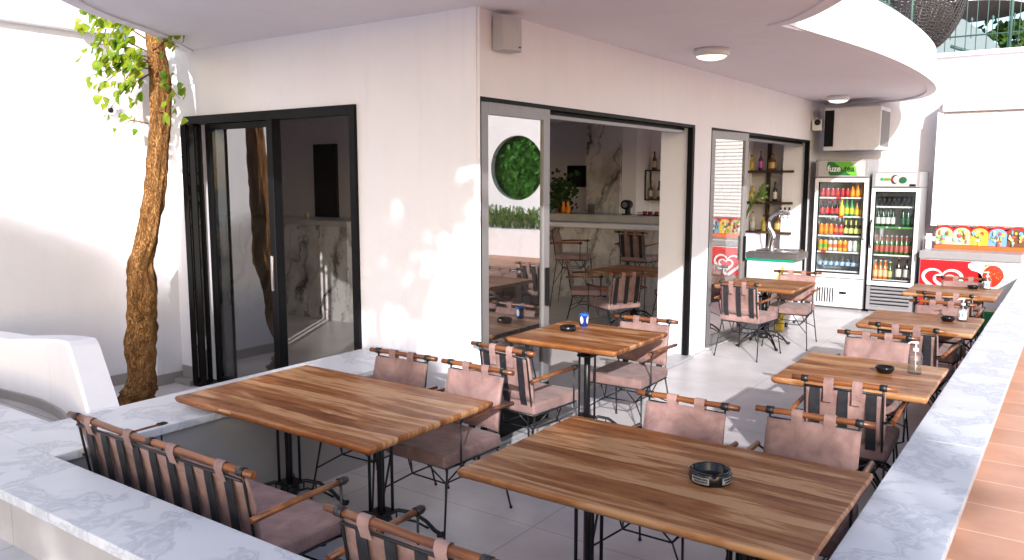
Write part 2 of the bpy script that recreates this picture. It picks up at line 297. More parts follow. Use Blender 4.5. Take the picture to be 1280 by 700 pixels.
# ------------------------------------------------------------------ mesh helpers
class MB:
    def __init__(s): s.b = bmesh.new()
    def box(s, x0, x1, y0, y1, z0, z1, bev=0, seg=1):
        r = bmesh.ops.create_cube(s.b, size=1)
        vs = r['verts']
        for v in vs:
            v.co = Vector(((x0 + x1) / 2 + v.co.x * (x1 - x0), (y0 + y1) / 2 + v.co.y * (y1 - y0), (z0 + z1) / 2 + v.co.z * (z1 - z0)))
        if bev:
            es = list({e for v in vs for e in v.link_edges})
            bmesh.ops.bevel(s.b, geom=es, offset=bev, segments=seg, affect='EDGES', profile=.6)
        return s
    def obox(s, c, size, M3, bev=0):
        r = bmesh.ops.create_cube(s.b, size=1)
        for v in r['verts']: v.co = Vector(c) + M3 @ Vector((v.co.x * size[0], v.co.y * size[1], v.co.z * size[2]))
        return s
    def tube(s, pts, r, seg=8, cap=True):
        pts = [Vector(p) for p in pts]; n = len(pts)
        rs = r if isinstance(r, (list, tuple)) else [r] * n
        rings = []; up = None
        for i, p in enumerate(pts):
            t = (pts[min(i + 1, n - 1)] - pts[max(i - 1, 0)]).normalized()
            if up is None:
                up = Vector((0, 0, 1)) if abs(t.z) < .9 else Vector((1, 0, 0))
            a = (up - t * up.dot(t)).normalized(); up = a; c = t.cross(a)
            rings.append([s.b.verts.new(p + (a * math.cos(2 * math.pi * k / seg) + c * math.sin(2 * math.pi * k / seg)) * rs[i]) for k in range(seg)])
        for i in range(n - 1):
            for k in range(seg):
                f = s.b.faces.new((rings[i][k], rings[i][(k + 1) % seg], rings[i + 1][(k + 1) % seg], rings[i + 1][k])); f.smooth = True
        if cap:
            s.b.faces.new(rings[0][::-1]); s.b.faces.new(rings[-1])
        return s
    def lathe(s, prof, c=(0, 0, 0), seg=20, smooth=True):
        rings = []
        for (r, z) in prof:
            if r < 1e-5: rings.append([s.b.verts.new((c[0], c[1], c[2] + z))])
            else: rings.append([s.b.verts.new((c[0] + r * math.cos(2 * math.pi * k / seg), c[1] + r * math.sin(2 * math.pi * k / seg), c[2] + z)) for k in range(seg)])
        for a, b in zip(rings, rings[1:]):
            for k in range(seg):
                k2 = (k + 1) % seg
                if len(a) == 1 and len(b) == 1: continue
                if len(a) == 1: f = s.b.faces.new((a[0], b[k2], b[k]))
                elif len(b) == 1: f = s.b.faces.new((a[k], a[k2], b[0]))
                else: f = s.b.faces.new((a[k], a[k2], b[k2], b[k]))
                f.smooth = smooth
        return s
    def prism(s, pts, z0, z1, axis='z'):
        """outline pts (2D) extruded; axis z: (x,y), axis y: (x,z)"""
        def mk(p, t): return (p[0], p[1], t) if axis == 'z' else (p[0], t, p[1])
        a = [s.b.verts.new(mk(p, z0)) for p in pts]; b = [s.b.verts.new(mk(p, z1)) for p in pts]
        n = len(pts)
        f1 = s.b.faces.new(a[::-1]); f2 = s.b.faces.new(b)
        for i in range(n): s.b.faces.new((a[i], a[(i + 1) % n], b[(i + 1) % n], b[i]))
        bmesh.ops.triangulate(s.b, faces=[f1, f2])
        return s
    def quad(s, a, b, c, d):
        s.b.faces.new([s.b.verts.new(p) for p in (a, b, c, d)]); return s
    def build(s, name, mat, parent=None, loc=None, smooth=False):
        bmesh.ops.recalc_face_normals(s.b, faces=s.b.faces)
        me = bpy.data.meshes.new(name); s.b.to_mesh(me); s.b.free()
        mats = mat if isinstance(mat, list) else [mat]
        for m_ in mats: me.materials.append(M[m_] if isinstance(m_, str) else m_)
        if smooth:
            for p in me.polygons: p.use_smooth = True
        o = bpy.data.objects.new(name, me); COL.objects.link(o)
        if parent: o.parent = parent
        if loc: o.location = loc
        return o
def tag(o, label, cat, group=None):
    o['label'] = label; o['category'] = cat
    if group: o['group'] = group
    return o
def empty(name, loc, rz, label, cat, group=None):
    o = bpy.data.objects.new(name, None); COL.objects.link(o); o.location = loc; o.rotation_euler = (0, 0, rz); o.empty_display_size = .1
    return tag(o, label, cat, group)
def struct(o, kind='structure'): o['kind'] = kind; return o
def dup(root, loc, rz, label, group=None):
    def rec(o, par):
        c = o.copy(); COL.objects.link(c); c.parent = par
        for ch in list(o.children): rec(ch, c)
        return c
    r = rec(root, None); r.location = loc; r.rotation_euler = (0, 0, rz); r['label'] = label
    if group: r['group'] = group
    return r
def text(txt, size, mat, name, loc, rot, parent=None, extrude=.001, bold=0.0, align='CENTER', sx=1):
    cu = bpy.data.curves.new(name, 'FONT'); cu.body = txt; cu.size = size; cu.extrude = extrude; cu.align_x = align; cu.align_y = 'CENTER'; cu.offset = bold
    t = bpy.data.objects.new(name, cu); COL.objects.link(t)
    dg = bpy.context.evaluated_depsgraph_get(); me = bpy.data.meshes.new_from_object(t.evaluated_get(dg))
    bpy.data.objects.remove(t); me.materials.clear(); me.materials.append(M[mat] if isinstance(mat, str) else mat)
    o = bpy.data.objects.new(name, me); COL.objects.link(o); o.location = loc; o.rotation_euler = rot; o.scale = (sx, 1, 1)
    if parent: o.parent = parent
    return o

FX = -3.40   # right facade plane
FY = 4.39    # left facade plane
CZ = 3.08    # canopy underside
ZP = 0.66    # marble top
# ================================================================== SETTING
struct(MB().box(-120, 120, -120, 160, -.5, -.02).build('ground', 'ground'))
struct(MB().box(-7.35, -.6, 1.5, 13.6, -.015, 0).build('terrace_floor', 'floor'))
struct(MB().box(-13, FX, FY, 13.3, -.01, .004).build('interior_floor', 'floor_in'))
# raised ground outside the sunken terrace
struct(MB().box(-.36, 9, -8, 13.3, -.02, .48).build('terracotta_pavement', 'terracotta'))
struct(MB().box(-12, -.37, -8, 1.44, -.02, .40).build('front_pavement', 'pave'))
struct(MB().box(-9, -4.40, 1.441, 2.62, -.02, .42).build('plank_pavement', 'plank_pave'))

# --- marble topped parapets
p = empty('parapet_wall', (-4.1, 1.56, 0), 0, 'low grey clad wall with white marble top along left and front of terrace', 'wall')
def ploc(mb, name, mat, par):
    o = mb.build(name, mat); o.parent = par; o.location = -Vector(par.location); return o
b = MB(); b.box(-4.36, -3.88, 1.80, FY - .002, 0, ZP - .045); ploc(b, 'wall', 'parapet_tile', p)
b = MB(); b.box(-7.0, -.66, 1.435, 1.705, 0, ZP - .045); ploc(b, 'wall', 'parapet_tile', p)
for bx in ((-7.0, -3.2, 1.40, 1.73), (-3.198, -.625, 1.40, 1.73), (-4.40, -3.84, 1.732, 3.1), (-4.40, -3.84, 3.102, FY - .002), (-7.0, -4.402, 1.732, 1.98)):
    b = MB(); b.box(*bx, ZP - .043, ZP, .005, 2); ploc(b, 'marble_slab', 'marble', p)
p = empty('marble_parapet', (-.47, 6, 0), 0, 'long low wall with sunlit white marble top beside the orange tiles', 'wall')
b = MB(); b.box(-.60, -.37, 1.4, 13.0, 0, ZP - .045); ploc(b, 'wall', 'parapet_tile', p)
yy_ = [1.40, 2.55, 4.35, 6.15, 7.95, 9.75, 11.4, 13.02]
for k in range(7):
    b = MB(); b.box(-.622 + .001 * (k % 2), -.305, yy_[k], yy_[k + 1] - .0025, ZP - .043, ZP - .0008 * (k % 2), .004, 2); ploc(b, 'marble_slab', 'marble', p)

# --- cafe building -------------------------------------------------
bld = empty('cafe_building', (FX, FY, 0), 0, 'white plastered cafe building with curved canopy and glass doors', 'building')
def part(mb, name, mat, par=None): return ploc(mb, name, mat, par or bld)
HT = 2.50
b = MB()
# facade facing left terrace (normal -Y), thickness inward
b.box(-13, -6.74, FY, FY + .25, 0, CZ)
b.box(-6.74, -4.54, FY, FY + .25, HT, CZ)
b.box(-4.54, FX - .30, FY, FY + .25, 0, CZ); b.box(FX - .30, FX, FY, FY + .028, 0, CZ)
# facade facing +X
b.box(FX - .30, FX, FY + .028, 8.17, HT, CZ)
b.box(FX - .39, FX, 8.17, 8.62, 0, CZ)
b.box(FX - .30, FX, 8.62, 12.55, HT, CZ)
b.box(FX - .39, FX, 12.55, 13.3, 0, CZ)
b.box(FX - .001, FX + .035, FY - .0, FY + .001, 0, CZ)
part(b, 'facade_wall', 'plaster')
b = MB(); b.box(-3.66, -3.62, FY - .012, FY + .01, 0, CZ); b.box(-3.62, FX + .012, FY - .012, FY, 0, CZ); b.box(FX, FX + .012, FY, FY + .03, 0, CZ)
part(b, 'corner_strip', 'plaster')
b = MB(); b.box(-7.35, -7.0, 4.13, FY - .001, 0, CZ); part(b, 'pilaster', 'plaster')
b = MB(); b.box(-7.349, -6.985, 4.115, 4.13, 0, .10); b.box(-7.0, -6.985, 4.13, FY - .001, 0, .10); b.box(-6.985, -6.74, FY - .013, FY, 0, .16); b.box(-7.0, -6.74, FY - .10, FY - .014, 0, .05); part(b, 'skirting', 'skirting')
# interior shell
b = MB()
b.box(-13.2, -13, FY, 13.3, 0, CZ); b.box(-13, -9.0, 9.3, 9.5, 0, 2.93)
b.box(-13, FX - .39, 13.0, 13.28, 0, CZ)
b.box(-6.49, -6.22, 12.45, 13.0, 0, 2.93)
part(b, 'interior_wall', 'inner_wall')
b = MB(); b.box(-13, FX - .01, FY + .25, 13.0, 2.93, 3.0); part(b, 'interior_ceiling', 'inner_wall')
b = MB(); b.box(-7.16, -6.50, 12.40, 12.998, 0, 2.92); part(b, 'marble_pillar', 'calacatta')
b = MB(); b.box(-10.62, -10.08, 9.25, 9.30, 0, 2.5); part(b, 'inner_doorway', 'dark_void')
b = MB(); b.box(-7.88, -7.50, 12.93, 12.998, 1.78, 2.17); part(b, 'serving_hatch', 'screen')
# canopy
out = [(-6.75, 4.40), (-6.62, 4.22), (-6.42, 4.0), (-6.2, 3.78), (-5.98, 3.45), (-5.78, 3.1), (-5.5, 2.75), (-5.2, 2.45), (-4.7, 2.15), (-4.1, 1.98), (-3.4, 1.93), (-2.7, 1.98), (-2.1, 2.15),
       (-1.5, 2.5), (-1.0, 2.95), (-.78, 3.5), (-.78, 4.1), (-.92, 4.7), (-1.15, 5.25), (-1.37, 5.62), (-1.58, 5.93), (-1.78, 6.16), (-1.96, 6.27)]
bal = [(-1.96, 6.27), (-1.90, 6.50), (-1.82, 6.78), (-1.70, 7.35), (-1.62, 8.05), (-1.57, 8.8), (-1.55, 9.6), (-1.56, 10.4), (-1.60, 11.1), (-1.69, 11.8), (-1.83, 12.35), (-2.03, 12.8), (-2.3, 13.1), (-2.6, 13.28)]
def smooth_poly(pts, n=3):
    r = []
    for i in range(len(pts) - 1):
        p0, p1, p2, p3 = pts[max(i - 1, 0)], pts[i], pts[i + 1], pts[min(i + 2, len(pts) - 1)]
        for k in range(n):
            t = k / n
            r.append(tuple(.5 * (2 * p1[j] + (p2[j] - p0[j]) * t + (2 * p0[j] - 5 * p1[j] + 4 * p2[j] - p3[j]) * t * t + (3 * p1[j] - p0[j] - 3 * p2[j] + p3[j]) * t ** 3) for j in (0, 1)))
    r.append(pts[-1]); return r
so, sb = smooth_poly(out), smooth_poly(bal)
b = MB(); b.prism(so + [(-1.98, 6.27), (FX - .05, 6.27), (FX - .05, 4.40)], CZ, 3.62); part(b, 'canopy', 'ceiling')
b = MB(); b.prism(sb + [(FX - .05, 13.28), (FX - .05, 6.271)], CZ + .001, 3.50); part(b, 'balcony_slab', 'ceiling')
# drip groove / lip under the edges
def offset_strip(pts, d0, d1, z0, z1, name, mat):
    b = MB(); n = len(pts); L = []
    for i, q in enumerate(pts):
        a = Vector(pts[max(i - 1, 0)]); c = Vector(pts[min(i + 1, n - 1)]); t = (c - a).normalized(); nn = Vector((-t.y, t.x))
        L.append((Vector(q) + nn * d0, Vector(q) + nn * d1))
    for (a0, a1), (b0, b1) in zip(L, L[1:]):
        v = [b.b.verts.new((q.x, q.y, z)) for q, z in ((a0, z0), (b0, z0), (b1, z0), (a1, z0), (a0, z1), (b0, z1), (b1, z1), (a1, z1))]
        for f in ((0, 1, 2, 3), (7, 6, 5, 4), (0, 4, 5, 1), (2, 6, 7, 3)): b.b.faces.new([v[k] for k in f])
    return part(b, name, mat)
offset_strip(so, .09, .13, CZ - .012, CZ + .01, 'drip_edge', 'ceiling')
b = MB(); L = []
for i, q in enumerate(sb):
    a_ = Vector(sb[max(i - 1, 0)]); c_ = Vector(sb[min(i + 1, len(sb) - 1)]); t_ = (c_ - a_).normalized(); nn = Vector((-t_.y, t_.x)); k = min(1, i / 9)
    p0 = Vector(q) + nn * (-.012 - .022 * k); p1 = Vector(q) + nn * .07
    L.append([b.b.verts.new(v_) for v_ in ((p0.x, p0.y, CZ + .03), (p0.x, p0.y, CZ + .03 - .055 * k), (p1.x, p1.y, CZ + .03 - .055 * k), (p1.x, p1.y, CZ + .03))])
for r0, r1 in zip(L, L[1:]):
    for k in range(4): b.b.faces.new((r0[k], r0[(k + 1) % 4], r1[(k + 1) % 4], r1[k]))
part(b, 'drip_edge', 'plaster')
offset_strip(sb, -.012, .10, CZ + .03, 3.51, 'balcony_fascia', 'plaster')
b = MB(); b.box(-13, FX - .055, FY, 13.28, CZ + .002, 3.55); part(b, 'roof', 'plaster')

# ---- glass doors of the building (parts with panes as sub-parts)
def leaf_x(y0, y1, z0, z1, x, fw, mat, gmat, name='glass_door'):
    """leaf in a plane X = x, spanning Y"""
    b = MB(); t = .045
    b.box(x - t, x, y0, y0 + fw, z0, z1, .003); b.box(x - t, x, y1 - fw, y1, z0, z1, .003)
    b.box(x - t + .001, x - .001, y0 + fw, y1 - fw, z1 - fw * 1.0, z1); b.box(x - t + .001, x - .001, y0 + fw, y1 - fw, z0, z0 + fw * 1.3)
    f = part(b, name, mat)
    b = MB(); b.box(x - t * .6, x - t * .6 + .008, y0 + fw, y1 - fw, z0 + fw * 1.3, z1 - fw); g = b.build('pane', gmat, f)
    return f
lf = leaf_x(4.46, 5.34, .03, HT - .03, FX - .01, .085, 'grey_alu', 'coated')
b = MB(); b.box(FX - .008, FX + .02, 5.27, 5.30, .95, 1.25, .005); b.build('handle', 'dark_alu', lf)
b = MB(); b.box(FX - .052, FX - .006, 4.462, 5.338, .032, .33, .003); b.build('dark_reflection_band', 'dark_alu', lf)  # dark reflection low in the glass, put in as a solid dark band
lf2 = leaf_x(8.68, 9.62, .03, HT - .03, FX - .01, .085, 'grey_alu', 'coated')
b = MB(); b.box(FX - .008, FX + .02, 9.55, 9.58, .95, 1.25, .005); b.build('handle', 'dark_alu', lf2)
for o_ in [lf2] + list(lf2.children):
    for v in o_.data.vertices:
        q_ = Matrix.Rotation(R(-5.5), 3, 'Z') @ (v.co - Vector((FX - .01, 8.68, 0))) + Vector((FX - .01, 8.68, 0)); v.co = q_
def frame_x(y0, y1, name='door_frame'):
    b = MB()
    b.box(FX - .14, FX - .004, y0, y1, HT - .03, HT); b.box(FX - .14, FX - .004, y0, y0 + .035, 0, HT - .03)
    b.box(FX - .06, FX - .002, y1 - .055, y1, 0, HT - .03); b.box(FX - .145, FX - .1, y0 + .9, y1 - .055, HT - .06, HT - .03)
    return part(b, name, 'dark_alu')
frame_x(4.42, 8.168); frame_x(8.622, 12.548)
b = MB(); b.box(FX - .17, FX + .05, 4.44, 8.168, .004, .028, .004); b.box(FX - .17, FX + .05, 8.622, 12.548, .004, .028, .004); part(b, 'threshold', 'grey_metal')
for ya, yb_ in ((5.4, 8.0), (9.7, 12.4)):
    b = MB(); b.box(FX - .13, FX - .06, ya, yb_, HT - .09, HT - .062); part(b, 'door_track', 'grey_alu')
# left facade doors
b = MB(); t = FY - .03
b.box(-6.74, -4.54, t, t + .09, HT - .075, HT - .001); b.box(-6.739, -6.69, t, t + .09, .06, HT - .075); b.box(-4.60, -4.541, t, t + .09, .06, HT - .075)
b.box(-6.74, -4.54, t - .03, t + .09, .0, .06)
b.box(-5.55, -5.49, t - .012, t + .08, .06, HT - .075, .003)
part(b, 'door_frame', 'dark_alu')
def leaf_gen(c, ang, wd, z0, z1, fw, mat, gmat, lean=0):
    M3 = Matrix.Rotation(ang, 3, 'Z'); b = MB(); c = Vector(c); h = z1 - z0
    b.obox(c + M3 @ Vector((fw / 2, 0, 0)), (fw, .045, h), M3, .003); b.obox(c + M3 @ Vector((wd - fw / 2, 0, 0)), (fw, .045, h), M3, .003)
    for zz in (h / 2 - fw / 2, -h / 2 + fw / 2): b.obox(c + M3 @ Vector((wd / 2, 0, zz)), (wd - 2 * fw, .04, fw), M3)
    f = part(b, 'glass_door', mat)
    b = MB(); b.obox(c + M3 @ Vector((wd / 2, 0, 0)), (wd - 2 * fw, .008, h - 2 * fw), M3); b.build('pane', gmat, f); return f
zm = (.07 + 2.42) / 2
leaf_gen((-6.46, FY + .02, zm), 0, .90, .07, 2.42, .05, 'dark_alu', 'coated_soft')
leaf_gen((-6.64, FY - .035, zm), R(-60), .13, .07, 2.42, .022, 'dark_alu', 'coated_soft')
leaf_gen((-6.50, FY - .035, zm), R(-60), .15, .07, 2.42, .024, 'dark_alu', 'coated_soft')
b = MB(); b.box(-5.535, -5.51, FY - .07, FY - .043, 1.0, 1.3, .004); part(b, 'door_handle', 'chrome')

# --- left boundary wall
lw = empty('boundary_wall', (-7.35, 0, 0), 0, 'tall sunlit white wall behind the tree on the left', 'wall')
b = MB(); b.box(-7.65, -7.35, -6, 4.13, 0, 3.22); b.box(-7.65, -7.35, 4.13, FY - .001, 0, 3.22); part(b, 'wall', 'plaster', lw)
b = MB(); b.box(-7.60, -7.27, -6, FY - .3, 3.221, 3.285, .01); part(b, 'ledge', 'plaster', lw)
b = MB(); b.box(-7.9, -7.42, -6, FY - .3, 3.286, 6.0); part(b, 'upper_wall', 'plaster', lw)
b = MB(); b.box(-7.349, -7.335, 2.6, 4.112, 0, .10); part(b, 'skirting', 'skirting', lw)
# curved low wall
b = MB()
path = smooth_poly([(-7.36, 2.30), (-6.9, 2.34), (-6.4, 2.40), (-6.0, 2.45), (-5.6, 2.47), (-5.25, 2.43), (-4.92, 2.34), (-4.6, 2.24), (-4.42, 2.18)], 4)
tops = []
n = len(path); prev = None
for i, q in enumerate(path):
    u = q[0]
    zt = .84 if u < -6.0 else .84 + .12 * min(1, (u + 6.0) / 1.0)
    if u > -4.95: zt = .957 - (.957 - ZP - .002) * min(1, (u + 4.95) / .50)
    a = Vector(path[max(i - 1, 0)]); c = Vector(path[min(i + 1, n - 1)]); tt = (c - a).normalized(); nn = Vector((-tt.y, tt.x)) * .17
    if nn.y < 0: nn = -nn
    row = [b.b.verts.new((q[0], q[1], .35)), b.b.verts.new((q[0], q[1], zt - .02)), b.b.verts.new((q[0] + nn.x * .1, q[1] + nn.y * .1, zt)), b.b.verts.new((q[0] + nn.x, q[1] + nn.y, zt)), b.b.verts.new((q[0] + nn.x, q[1] + nn.y, -.01))]
    if prev:
        for k in range(4): b.b.faces.new((prev[k], row[k], row[k + 1], prev[k + 1]))
    prev = row
b.b.faces.new(prev)
o = b.build('low_curved_wall', 'plaster'); tag(o, 'low white curved wall joining the marble top at the far left', 'wall')
b = MB()
prev = None
for i, q in enumerate(path[:-3]):
    a = Vector(path[max(i - 1, 0)]); c = Vector(path[min(i + 1, n - 1)]); tt = (c - a).normalized(); nn = Vector((tt.y, -tt.x)) * .018
    row = [b.b.verts.new((q[0] + nn.x, q[1] + nn.y, .40)), b.b.verts.new((q[0] + nn.x, q[1] + nn.y, .48)), b.b.verts.new((q[0], q[1], .48))]
    if prev:
        for k in range(2): b.b.faces.new((prev[k], row[k], row[k + 1], prev[k + 1]))
    prev = row
s_ = b.build('skirting', 'skirting'); s_.parent = o

# --- back wall with round opening, shutter
bw = empty('back_wall', (0, 13.3, 0), 0, 'tall white wall behind the coolers with a wide roller shutter', 'wall')
b = MB()
b.box(-3.40, 1.3, 13.3, 13.6, 0, 3.66); b.box(4.3, 9, 13.3, 13.6, 0, 3.66)
cx_, cz_, rr = 2.42, 2.14, .64
seg = 48; ring = [(cx_ + rr * math.cos(2 * math.pi * k / seg), cz_ + rr * math.sin(2 * math.pi * k / seg)) for k in range(seg)]
x0, x1, z0, z1 = 1.3, 4.3, 0, 3.66
def onsq(a):
    dx, dz = math.cos(a), math.sin(a); ts = []
    if dx > 1e-6: ts.append((x1 - cx_) / dx)
    if dx < -1e-6: ts.append((x0 - cx_) / dx)
    if dz > 1e-6: ts.append((z1 - cz_) / dz)
    if dz < -1e-6: ts.append((z0 - cz_) / dz)
    t_ = min(ts); return (cx_ + dx * t_, cz_ + dz * t_)
angs = sorted([2 * math.pi * k / seg for k in range(seg)] + [math.atan2(zz - cz_, xx - cx_) % (2 * math.pi) for xx in (x0, x1) for zz in (z0, z1)])
for a0, a1 in zip(angs, angs[1:] + [angs[0] + 2 * math.pi]):
    i0 = (cx_ + rr * math.cos(a0), cz_ + rr * math.sin(a0)); i1 = (cx_ + rr * math.cos(a1), cz_ + rr * math.sin(a1)); o0 = onsq(a0); o1 = onsq(a1)
    b.quad((i0[0], 13.3, i0[1]), (o0[0], 13.3, o0[1]), (o1[0], 13.3, o1[1]), (i1[0], 13.3, i1[1]))
    b.quad((i0[0], 13.42, i0[1]), (o0[0], 13.42, o0[1]), (o1[0], 13.42, o1[1]), (i1[0], 13.42, i1[1]))
    b.quad((i0[0], 13.3, i0[1]), (i1[0], 13.3, i1[1]), (i1[0], 13.42, i1[1]), (i0[0], 13.42, i0[1]))
part(b, 'wall', 'plaster', bw)
b = MB(); b.box(-3.4, 9, 13.22, 13.7, 3.661, 3.72, .01); part(b, 'coping', 'plaster', bw)
# protruding kiosk volume with shutter
b = MB(); b.box(-1.76, 1.0, 12.92, 13.299, 1.27, 3.0); b.box(-1.70, 1.0, 12.80, 12.92, 2.86, 3.0, .01); part(b, 'shutter_housing', 'plaster', bw)
b = MB()
for k in range(26):
    z = 1.285 + k * .06; b.box(-1.68, .95, 12.885, 12.915, z, z + .054, .008)
part(b, 'roller_shutter', 'white_metal', bw)
b = MB(); b.box(-1.76, -1.683, 12.86, 12.919, 1.27, 2.86); part(b, 'shutter_rail', 'white_metal', bw)
b = MB(); b.box(-3.39, -1.80, 13.29, 13.299, 0, .1); part(b, 'skirting', 'skirting', bw)
# ================================================================== TREE ON THE LEFT
tr = empty('tree', (-6.5, 3.62, 0), 0, 'rough barked leaning tree with yellow green leaves by the left glass doors', 'tree')
P = [(-6.53, 3.62, -.02, .15), (-6.52, 3.62, .06, .148), (-6.45, 3.62, .135, .138), (-6.41, 3.63, .23, .125), (-6.41, 3.64, .33, .118), (-6.445, 3.66, .48, .135), (-6.46, 3.68, .60, .142), (-6.462, 3.70, .72, .128), (-6.48, 3.72, .85, .120), (-6.505, 3.74, .98, .124), (-6.55, 3.76, 1.12, .113), (-6.555, 3.78, 1.25, .106), (-6.515, 3.81, 1.42, .102), (-6.48, 3.84, 1.62, .098), (-6.46, 3.87, 1.82, .094), (-6.43, 3.9, 2.1, .09), (-6.41, 3.93, 2.43, .09), (-6.426, 3.96, 2.77, .085), (-6.50, 3.98, 3.04, .082), (-6.56, 4.02, 3.3, .075), (-6.62, 4.05, 3.9, .06)]
b = MB(); seg = 40; rings = []
P = [(x, y, z, r_ * .86) for x, y, z, r_ in P]
cp = smooth_poly([(q[0], q[2]) for q in P], 7); m_ = len(cp)
def interp(arr, u):
    i = min(int(u), len(arr) - 2); f = u - i; return arr[i] * (1 - f) + arr[i + 1] * f
for i in range(m_):
    u = i / (m_ - 1) * (len(P) - 1); x, z = cp[i]; y = interp([q[1] for q in P], u); r = interp([q[3] for q in P], u)
    ring_ = []
    for k in range(seg):
        a = 2 * math.pi * k / seg; d = Vector((math.cos(a), math.sin(a), 0))
        pz = Vector((d.x * 2.3, d.y * 2.3, z * 2.0))
        nn = noise.noise(pz * 1.4) * .26 + noise.noise(pz * 4) * .15 + abs(noise.noise(Vector((d.x * 7, d.y * 7, z * 5)))) * .18 + noise.noise(Vector((d.x * 16, d.y * 16, z * 14))) * .09
        if z < .22: nn += .2 * abs(noise.noise(Vector((d.x * 3, d.y * 3, 4)))) + .12 * (1 if int(z * 22) % 2 else -.3)
        ring_.append(b.b.verts.new((x + d.x * r * (1 + nn), y + d.y * r * (1 + nn), z)))
    rings.append(ring_)
for i in range(m_ - 1):
    for k in range(seg):
        f = b.b.faces.new((rings[i][k], rings[i][(k + 1) % seg], rings[i + 1][(k + 1) % seg], rings[i + 1][k])); f.smooth = True
b.b.faces.new(rings[-1])
for q, r_, s_ in [((-6.39, 3.62, .80), .045, 1), ((-6.37, 3.65, .62), .045, 1)]:
    r = bmesh.ops.create_icosphere(b.b, subdivisions=2, radius=r_)
    for v in r['verts']: v.co = Vector(q) + v.co * (1 + .3 * noise.noise(v.co * 30))
part(b, 'trunk', 'bark', tr)
def leafquad(b, c, size, nrm, tw, heart=True):
    nrm = nrm.normalized(); t = nrm.orthogonal().normalized(); t = Matrix.Rotation(tw, 3, nrm) @ t; s = nrm.cross(t)
    prof = [(0, .0), (.38, .12), (.52, .42), (.36, .72), (0, 1.05)]
    L = [b.b.verts.new(c + t * (y - .1) * size + s * x * size + nrm * abs(x) * size * .35) for x, y in prof]
    Rr = [b.b.verts.new(c + t * (y - .1) * size - s * x * size + nrm * abs(x) * size * .35) for x, y in prof[1:4]]
    b.b.faces.new([L[0], L[1], L[2], L[3], L[4]]); b.b.faces.new([L[0], L[4], Rr[2], Rr[1], Rr[0]])
random.seed(11)
b = MB(); tw = MB()
sprays = [((-6.50, 3.9, 3.0), (-7.22, 3.72, 3.20), 22), ((-6.45, 3.9, 2.9), (-6.98, 3.68, 3.08), 40), ((-6.45, 3.88, 2.95), (-6.85, 3.62, 2.86), 40), ((-6.43, 3.88, 2.85), (-7.02, 3.66, 2.80), 12),
          ((-6.42, 3.86, 2.8), (-6.64, 3.60, 2.48), 26), ((-6.42, 3.86, 2.9), (-6.38, 3.62, 2.72), 22), ((-6.40, 3.9, 3.0), (-5.98, 3.86, 2.98), 12), ((-6.40, 3.9, 2.75), (-6.00, 3.86, 2.58), 12),
          ((-6.40, 3.9, 2.5), (-6.10, 3.85, 2.36), 7), ((-6.46, 3.85, 2.4), (-6.72, 3.7, 2.34), 5), ((-6.48, 3.88, 3.1), (-6.85, 3.66, 3.25), 30), ((-6.46, 3.86, 2.9), (-6.80, 3.6, 2.66), 26)]
for a, c, n_ in sprays:
    a, c = Vector(a), Vector(c); mid = (a + c) / 2 + Vector((0, 0, .06))
    tw.tube([a, mid, c], [.008, .005, .002], 5)
    for k in range(n_):
        u = random.uniform(.25, 1.05); q = a * (1 - u) ** 2 + mid * 2 * u * (1 - u) + c * u * u
        q += Vector((random.gauss(0, .055), random.gauss(0, .04), random.gauss(0, .055)))
        leafquad(b, q, random.uniform(.05, .10), Vector((random.uniform(-.6, .6), -1, random.uniform(-.2, .9))), random.uniform(2.3, 4.0))
part(b, 'crown', 'vine', tr); part(tw, 'branch', 'bark', tr)

# shade trees standing behind the camera (they throw the dappled shade)
def shade_tree(loc, blobs, label, n_leaf, seed):
    random.seed(seed)
    t = empty('shade_tree', loc, 0, label, 'tree', None)
    b = MB(); base = Vector(loc); L = Vector(blobs[0][0]) 
    b.tube([base + Vector((0, 0, -.1)), base + Vector((.05, .03, 1.2)), (base * .4 + L * .6) * 1.0 + Vector((0, 0, -.6))], [.16, .12, .08], 10)
    fork = (base * .4 + L * .6) + Vector((0, 0, -.6))
    for c, r in blobs: b.tube([fork, (fork + Vector(c)) / 2 + Vector((0, 0, .15)), Vector(c)], [.06, .04, .015], 7)
    ploc(b, 'trunk', 'bark', t)
    b = MB()
    tot = sum(r ** 2 for _, r in blobs)
    for c, r in blobs:
        c = Vector(c); nclump = max(4, int(26 * r * r))
        for j in range(nclump):
            v = Vector((random.gauss(0, 1), random.gauss(0, 1), random.gauss(0, 1))).normalized() * random.uniform(.2, 1) * r; v.z *= .75
            cc = c + v; cr = random.uniform(.14, .30)
            for k in range(int(n_leaf * r * r / tot / nclump)):
                q = cc + Vector((random.gauss(0, cr * .6), random.gauss(0, cr * .6), random.gauss(0, cr * .5)))
                nrm = Vector((random.uniform(-1, 1), random.uniform(-1, 1), random.uniform(.1, 1)))
                leafquad(b, q, random.uniform(.07, .12), nrm, random.uniform(0, 6.28))
    ploc(b, 'crown', 'leaf', t)
    return t
D = Vector((SUN_AZ[0], SUN_AZ[1], math.tan(R(SUN_EL))))
def up(pt, t, r): t *= 1.65; return (tuple(Vector(pt) + D * t), r)
shade_tree((4.1, -8.7, .0), [up((-3.2, 2.6, .7), 8.0, .75), up((-3.6, 3.3, .7), 8.4, .6), up((-2.4, 1.7, .7), 7.4, .8), up((-4.0, 1.9, .6), 8.2, .8)], 'leafy tree standing behind the front parapet nearest the terrace', 6500, 3)
shade_tree((6.2, -8.6, .0), [up((-1.3, 2.6, .7), 8.2, .6), up((-.9, 3.3, .72), 8.2, .45), up((-.5, 2.2, .66), 8.0, .6), up((-1.7, 1.8, .6), 8.0, .7), up((-.45, 4.0, .66), 8.3, .28), up((-1.6, 3.8, .1), 8.2, .4)], 'leafy tree standing behind the terrace near the orange tiles', 3800, 5)
